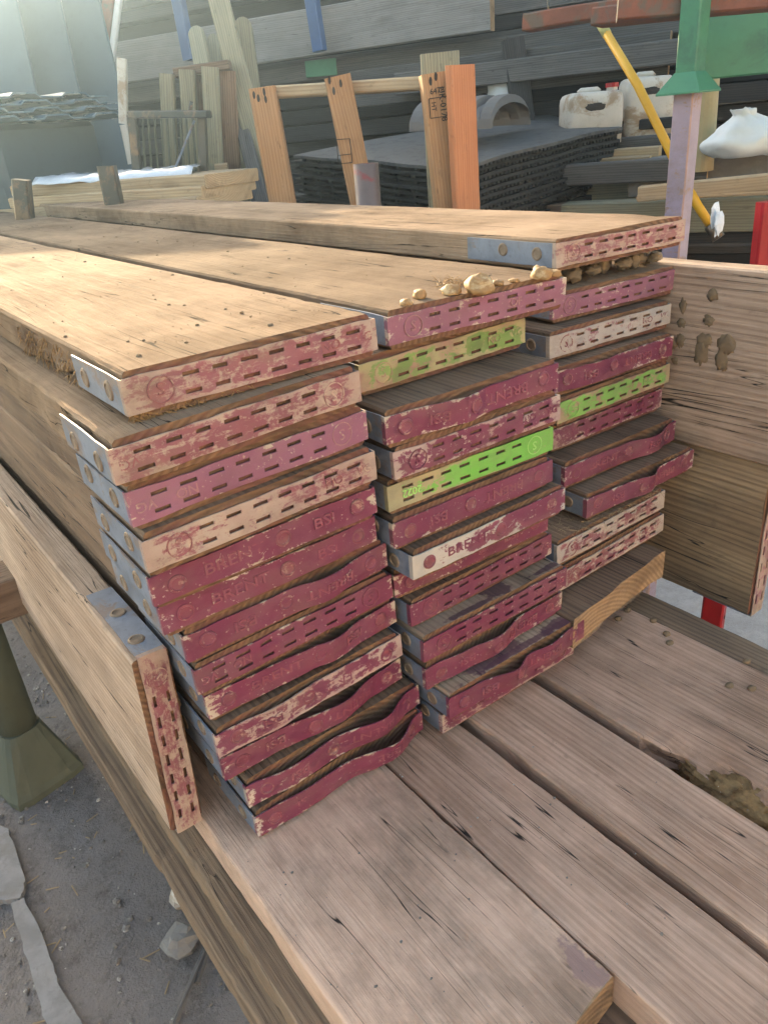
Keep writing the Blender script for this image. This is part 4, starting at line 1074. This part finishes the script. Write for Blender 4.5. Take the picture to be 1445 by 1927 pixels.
for i, (px, py, H) in enumerate(((1345, 405, 2.35), (1352, 420, 2.33))):
    v, f = lump(i + 3, .02, .008, .035, 8, 6, .6, 3)
    o = obj('plastic_scrap', v, f, M['sack']); o.location = pt(px, py, H); tag(o, ['upper', 'lower'][i] + ' white plastic scrap snagged at the foot of the yellow pole', 'scrap')

# unseen wall added behind the camera to bounce warm sunlight onto board ends
yw_ = obj('bounce_wall', *cbox(-7, 7, -5.3, -5.1, GZ, 2.1, .02), plain('bounce_wall_cream', (.60, .50, .41), .9, 0, .15, 3, None, .4)); tag(yw_, 'unseen cream wall added behind the camera to bounce sunlight', 'wall')
# red rack at right ----------------------------------------------------------------
lp = Vector((.905, .018, 0))
lg = empty('steel_rack', Matrix.Translation((lp.x, lp.y, GZ))); tag(lg, 'red steel rack holding the boards stood on edge at right', 'rack')
bpy.context.view_layer.update(); inv = lg.matrix_world.inverted()
beam('rear_post', pt(1437, 520, 1.62), pt(1452, 380, 1.62), .035, .035, [M['red']], lg, nrm=Vector((-.6, -.8, 0)), ext=.5)
o = obj('leg', *cbox(-.018, .018, -.018, .018, GZ, -.106, .003), M['red'], lg); o.matrix_local = inv @ (Matrix.Translation((lp.x, lp.y, 0)) @ Matrix.Rotation(rad(20), 4, 'Z'))
for k in range(6):
    h2 = obj('peg_hole', *tube([(0, -.0185, -.13 - k * .03), (0, -.0192, -.13 - k * .03)], .004, 10), M['ink'], o)
o = obj('arm', *cbox(.78, 1.1, .60, .65, -.105, -.056, .003), M['red'], lg); o.matrix_local = inv
o = obj('ground_pipe', *tube([(1.35, .05, GZ + .06), (1.75, -.25, GZ + .42)], .05, 18), M['concrete'], smooth=True); tag(o, 'thick grey pipe end slanting up at the right edge', 'pipe')

# trestle at left -------------------------------------------------------------------
ts = empty('trestle_pedestal', Matrix.Translation((-.125, 1.20, GZ)) @ Matrix.Diagonal((.86, .86, 1, 1))); tag(ts, 'mossy green steel pedestal with square flared foot under the bench', 'pedestal')
vs, fs = [], []
prof_ = [(.105, 0, 4), (.105, .012, 4), (.060, .12, 4)]
n = 24
def ringpt(r, a, sq):
    c, s_ = math.cos(a), math.sin(a); k = (abs(c) ** sq + abs(s_) ** sq) ** (-1 / sq); return r * c * k, r * s_ * k
for r_, zz, sq in ((.108, -.02, 9), (.108, .02, 9), (.100, .035, 8), (.068, .13, 5), (.055, .17, 3)):
    for i in range(n): x, y = ringpt(r_, 2 * math.pi * i / n, sq); vs.append((x, y, zz))
for j in range(4):
    for i in range(n): fs.append([j * n + i, j * n + (i + 1) % n, (j + 1) * n + (i + 1) % n, (j + 1) * n + i])
fs.append(list(range(4 * n, 5 * n)))
fo = obj('foot', vs, fs, M['mossy'], ts, smooth=False); fo.rotation_euler = (0, 0, rad(12))
obj('column', *tube([(0, 0, .15), (0, 0, .62)], .052, 22), M['mossy'], ts, smooth=True)
obj('head_plate', *cbox(-.09, .09, -.09, .09, .62, .628), M['mossy'], ts)
v, f, mi = timber(.085, .07, 1.2, 120, worn=.003)
o = obj('bearer', v, f, [M['board_dark'], M['end_pale']], None, mi); o.rotation_euler = (0, 0, rad(90)); o.location = (-.068, .665, -.008); tag(o, 'brown timber bearer sticking out left of the leaning board', 'bearer')
for yb in (1.1, 2.6):
    v, f, mi = timber(.1, .075, 1.0, 121 + yb, worn=.003)
    o = obj('bearer', v, f, [M['board_dark'], M['end_pale']], None, mi); o.rotation_euler = (0, 0, rad(90)); o.location = (.75, yb, -.199); tag(o, 'timber bearer under the bench boards, %s' % ('above the green pedestal' if yb < 2 else 'at the far end'), 'bearer')

# pebbles, mortar, mud --------------------------------------------------------------
def up_z(px, py, z):
    d = RX * ((px - 722.5) / F) + RY * ((py - 963.5) / F) + RZ
    return CAM + d * ((z - CAM.z) / d.z)
for i, (px, py, a, b_, c, lb) in enumerate(((764, 570, .012, .008, .006, 'tiny tan pebble nearest the left corner'), (790, 556, .014, .009, .009, 'small tan pebble second from the left corner'), (850, 548, .017, .012, .010, 'tan pebble just left of the largest stone'), (903, 540, .031, .021, .017, 'largest tan stone on the purple-banded board'), (936, 533, .012, .007, .006, 'flat pebble just right of the largest stone'), (968, 528, .010, .008, .004, 'small crumb between the largest and the right stone'), (1018, 517, .021, .013, .013, 'rounded tan stone at the right end of the row'), (1044, 516, .012, .008, .007, 'pale pebble at the right corner of the purple-banded board'))):
    v, f = lump(i + 11, a * .58, b_ * .75, c * .75, 16, 12, .34, 1.8, .35); o = obj('pebble', v, f, M['stone'], smooth=True); o.location = up_z(px, py, .505 + c * .3); o.rotation_euler = (0, 0, i * 1.3); tag(o, lb, 'stone', 'stones on the middle stack')
mx = random.Random(5)
for i in range(16):
    u = i / 15
    p = Vector((.60 + u * .19, .105 - u * .02, .4615)); r_ = mx.uniform(.005, .0085)
    v, f = lump(i + 31, r_ * 1.6, r_ * 1.2, mx.uniform(.006, .0135), 16, 12, .55, 3.0); o = obj('mortar_lump', v, f, M['mortarlump'], smooth=True); o.location = p + Vector((mx.uniform(-.006, .006), mx.uniform(.022, .05), .006))
    tag(o, '%s crumbly lump from the left under the raised board' % NTH[i], 'mortar', 'mortar lumps under the raised board')
lbm = ['long dried mud splash, lower left of the big pair', 'round mud splash on top of the lower left long one', 'broad mud splash, upper right of the big pair', 'narrow mud splash below the broad right one', 'lone mud splash highest on the pale edge board', 'small mud splash near the left edge, below the streak', 'small mud splash in the middle, above the big pair', 'mud splash left of the big pair', 'lowest small mud splash at the left edge', 'thin mud streak at the upper left edge', 'narrow mud splash at the left edge beside the stack']
for i, (px, py, a, b_) in enumerate(((1320, 664, .011, .020), (1325, 640, .012, .010), (1366, 650, .014, .014), (1358, 675, .010, .018), (1340, 555, .008, .008), (1282, 608, .007, .007), (1333, 603, .008, .007), (1280, 640, .008, .010), (1270, 678, .006, .006), (1285, 575, .005, .010), (1268, 645, .006, .010))):
    d = RX * ((px - 722.5) / F) + RY * ((py - 963.5) / F) + RZ; p = CAM + d * ((.7905 - CAM.x) / d.x)
    v, f = lump(i + 51, .0024, a, b_, 16, 12, .5, 2.6); o = obj('mud_splash', v, f, M['mud'], smooth=True); o.location = p; tag(o, lbm[i], 'mud', 'mud splashes on the edge board')
for i, (px, py) in enumerate(((1127, 1170), (1163, 1165), (1181, 1148), (1229, 1168), (1254, 1193), (1260, 1210), (1372, 1290), (1415, 1296), (1405, 1245))):
    v, f = lump(i + 71, .006, .005, .0035, 10, 6, .3, 2); o = obj('dirt_blob', v, f, M['mud'], smooth=True); o.location = up_z(px, py, .004); tag(o, '%s dirt blob from the left on the wide brown bench board' % NTH[[0, 1, 2, 3, 4, 5, 6, 8, 7][i]], 'dirt', 'dirt blobs on the bench')
p = up_z(1400, 1505, -.02)
v, f = lump(88, .028, .075, .016, 40, 24, .5, 6); o = obj('broken_edge', v, f, M['bark'], smooth=True); o.location = p; tag(o, 'rough brown lump of broken wood and dirt on the wide board edge', 'lump')

# debris on the ground ---------------------------------------------------------------
for i, (pts_, h_, lb) in enumerate(((((-30, 1545), (15, 1560), (48, 1655), (38, 1690), (-30, 1700)), .012, 'pale concrete kerb slab at the left edge, the upper of two'), (((20, 1700), (45, 1690), (80, 1760), (110, 1850), (155, 1930), (180, 1990), (115, 2000), (85, 1925), (55, 1820)), .012, 'pale concrete kerb slab at bottom left, the lower of two'))):
    fine_ = []
    for q, (a, b_) in enumerate(pts_):
        a2, b2 = pts_[(q + 1) % len(pts_)]
        for t in range(8):
            u = t / 8; fine_.append((a + (a2 - a) * u + N3(a * .1 + t * .9, b_ * .07, 5) * 4, b_ + (b2 - b_) * u + N3(b_ * .1, t * .9, 2) * 4))
    top = [up_z(a, b_, GZ + h_) for a, b_ in fine_]
    tv = [tuple(q) for q in top] + [(q.x, q.y, GZ - .02) for q in top]; k = len(top)
    tf = [list(range(k))] + [[j, (j + 1) % k, k + (j + 1) % k, k + j][::-1] for j in range(k)]
    o = obj('kerb_slab', tv, tf, M['kerb']); tag(o, lb, 'slab', 'concrete slabs in the ground')
v, f = lump(61, .036, .034, .022, 9, 6, .5, 1.6); o = obj('rubble_stone', v, f, M['concrete']); o.location = up_z(340, 1768, GZ + .02); tag(o, 'angular grey stone lying on the ground beside the bench', 'stone')
v, f = lump(65, .012, .022, .022, 7, 5, .6, 2); o = obj('rubble_stone', v, f, M['whitepl']); o.location = up_z(333, 1692, GZ + .015); tag(o, 'pale broken shard on the ground above the angular stone', 'shard')
for i, (xa, ya, xb, yb, wd, lb) in enumerate(((325, 1925, 392, 1770, .012, 'longer grey stick on the ground beside the angular stone'), (370, 1850, 400, 1760, .010, 'shorter grey stick crossing the longer one'))):
    o = beam('stick', up_z(xa, ya, GZ + .02), up_z(xb, yb, GZ + .025), wd, .008, [M['grey_wood']], nrm=Vector((0, 0, 1)), rag=.006); tag(o, lb, 'stick', 'sticks on the ground')
def scatter(name, n, seed, shape, mat, x0, x1, y0, y1):
    g = random.Random(seed); mb = MB()
    for i in range(n):
        x, y = g.uniform(x0, x1), g.uniform(y0, y1)
        zz = GZ + max(0, 1 - abs(y - .6) / 2.5) * (N3(x * 2.3, y * 2.3, 1) * .012 + N3(x * 9, y * 9, 4) * .004)
        mb.add(shape(g, i), 0, Matrix.Translation((x, y, zz + .001)) @ Matrix.Rotation(g.uniform(0, 6.3), 4, 'Z'))
    return stuff(mb.obj(name, [mat]))
def grit(g, i):
    s_ = .002 + .007 * g.random() ** 4; return lump(i, s_, s_ * g.uniform(.6, 1), s_ * .7, 6, 4, .5, 2)
def chipw(g, i):
    l = g.uniform(.006, .035); return cbox(-l / 2, l / 2, -.0014, .0014, 0, .0015, .0004)
scatter('gravel', 2200, 3, grit, M['gravel'], -.95, .15, -.25, 1.9)
scatter('wood_chips', 170, 4, chipw, M['straw'], -.7, .1, -.2, 1.6)
# splinters and straw on boards
def fibres(name, n, seed, fn, mat, ln=(.006, .02), th=.0005):
    g = random.Random(seed); vs, fs = [], []
    for i in range(n):
        p, d = fn(g); d = d.normalized() * g.uniform(*ln); s_ = d.orthogonal().normalized() * th; o_ = len(vs)
        s2 = d.cross(s_).normalized() * th
        vs += [tuple(p + s_), tuple(p - s_), tuple(p + s2), tuple(p + d)]
        fs += [[o_, o_ + 1, o_ + 3], [o_ + 1, o_ + 2, o_ + 3], [o_ + 2, o_, o_ + 3]]
    return stuff(obj(name, vs, fs, mat))
R3 = lambda g, s_: Vector((g.uniform(-s_, s_), g.uniform(-s_, s_), g.uniform(-s_, s_)))
fibres('wood_splinters', 260, 6, lambda g: (Vector((-.027 + (g.random() ** 2) * .13, -.004 + g.random() * .006, .4815 + g.uniform(-.002, .003))), Vector((g.uniform(-.3, 1), g.uniform(-.5, .2), -.55)) + R3(g, .4)), M['splinter'], (.003, .011), .0008)
fibres('edge_splinters', 240, 8, lambda g: (Vector((-.027 + g.uniform(-.001, .004), .10 + g.random() * .22, .481 + g.random() * .03)), Vector((-.25, .5, -.9)) + R3(g, .4)), M['splinter'], (.004, .016), .0007)
fibres('straw_tufts', 260, 9, lambda g: (Vector((.49 + g.random() * .21, .005 + g.random() * .06, .166)), Vector((g.uniform(-1, 1), g.uniform(-1, .6), g.uniform(-.5, .35)))), M['straw'], (.01, .03), .0004)
fibres('straw_by_stones', 120, 12, lambda g: (up_z(855 + g.gauss(0, 22), 533 + g.gauss(0, 5), .506), Vector((g.uniform(-1, 1), g.uniform(-1, 1), g.uniform(0, .5)))), M['splinter'], (.004, .014), .0006)

gc = random.Random(77); mb = MB()
for i in range(520):
    y = gc.random() ** 1.6 * 2.6
    if i % 2: x, z = gc.uniform(-.02, .19), .5178
    else: x, z = gc.uniform(.255, .455), .505
    s_ = .0005 + .0024 * gc.random() ** 6
    mb.add(lump(i, s_, s_ * .8, s_ * .6, 6, 4, .5, 2), 0, Matrix.Translation((x, y + .03, z)))
stuff(mb.obj('crumbs', [M['mud']]))
mb = MB()
for i in range(260):
    s_ = .0004 + .0016 * gc.random() ** 5
    mb.add(lump(i, s_, s_ * .8, s_ * .6, 6, 4, .5, 2), 0, Matrix.Translation((gc.uniform(-.03, .61), gc.uniform(-.34, .0), .0005)))
stuff(mb.obj('bench_grit', [M['gravel']]))
# haze: thin volume added to stand in for the lens flare veil ---------------------------------------------------------------
hm = bpy.data.materials.new('flare_veil_haze'); hm.use_nodes = True; hn = hm.node_tree
for n_ in list(hn.nodes):
    if n_.type == 'BSDF_PRINCIPLED': hn.nodes.remove(n_)
pv = hn.nodes.new('ShaderNodeVolumePrincipled'); pv.inputs['Color'].default_value = (.50, .74, 1.0, 1); pv.inputs['Density'].default_value = .011; pv.inputs['Anisotropy'].default_value = .84
out = [n_ for n_ in hn.nodes if n_.type == 'OUTPUT_MATERIAL'][0]; hn.links.new(pv.outputs[0], out.inputs['Volume'])
hz = stuff(obj('haze', *cbox(-31, 31, -31, 36, GZ - 1, 4.2, .001), hm))
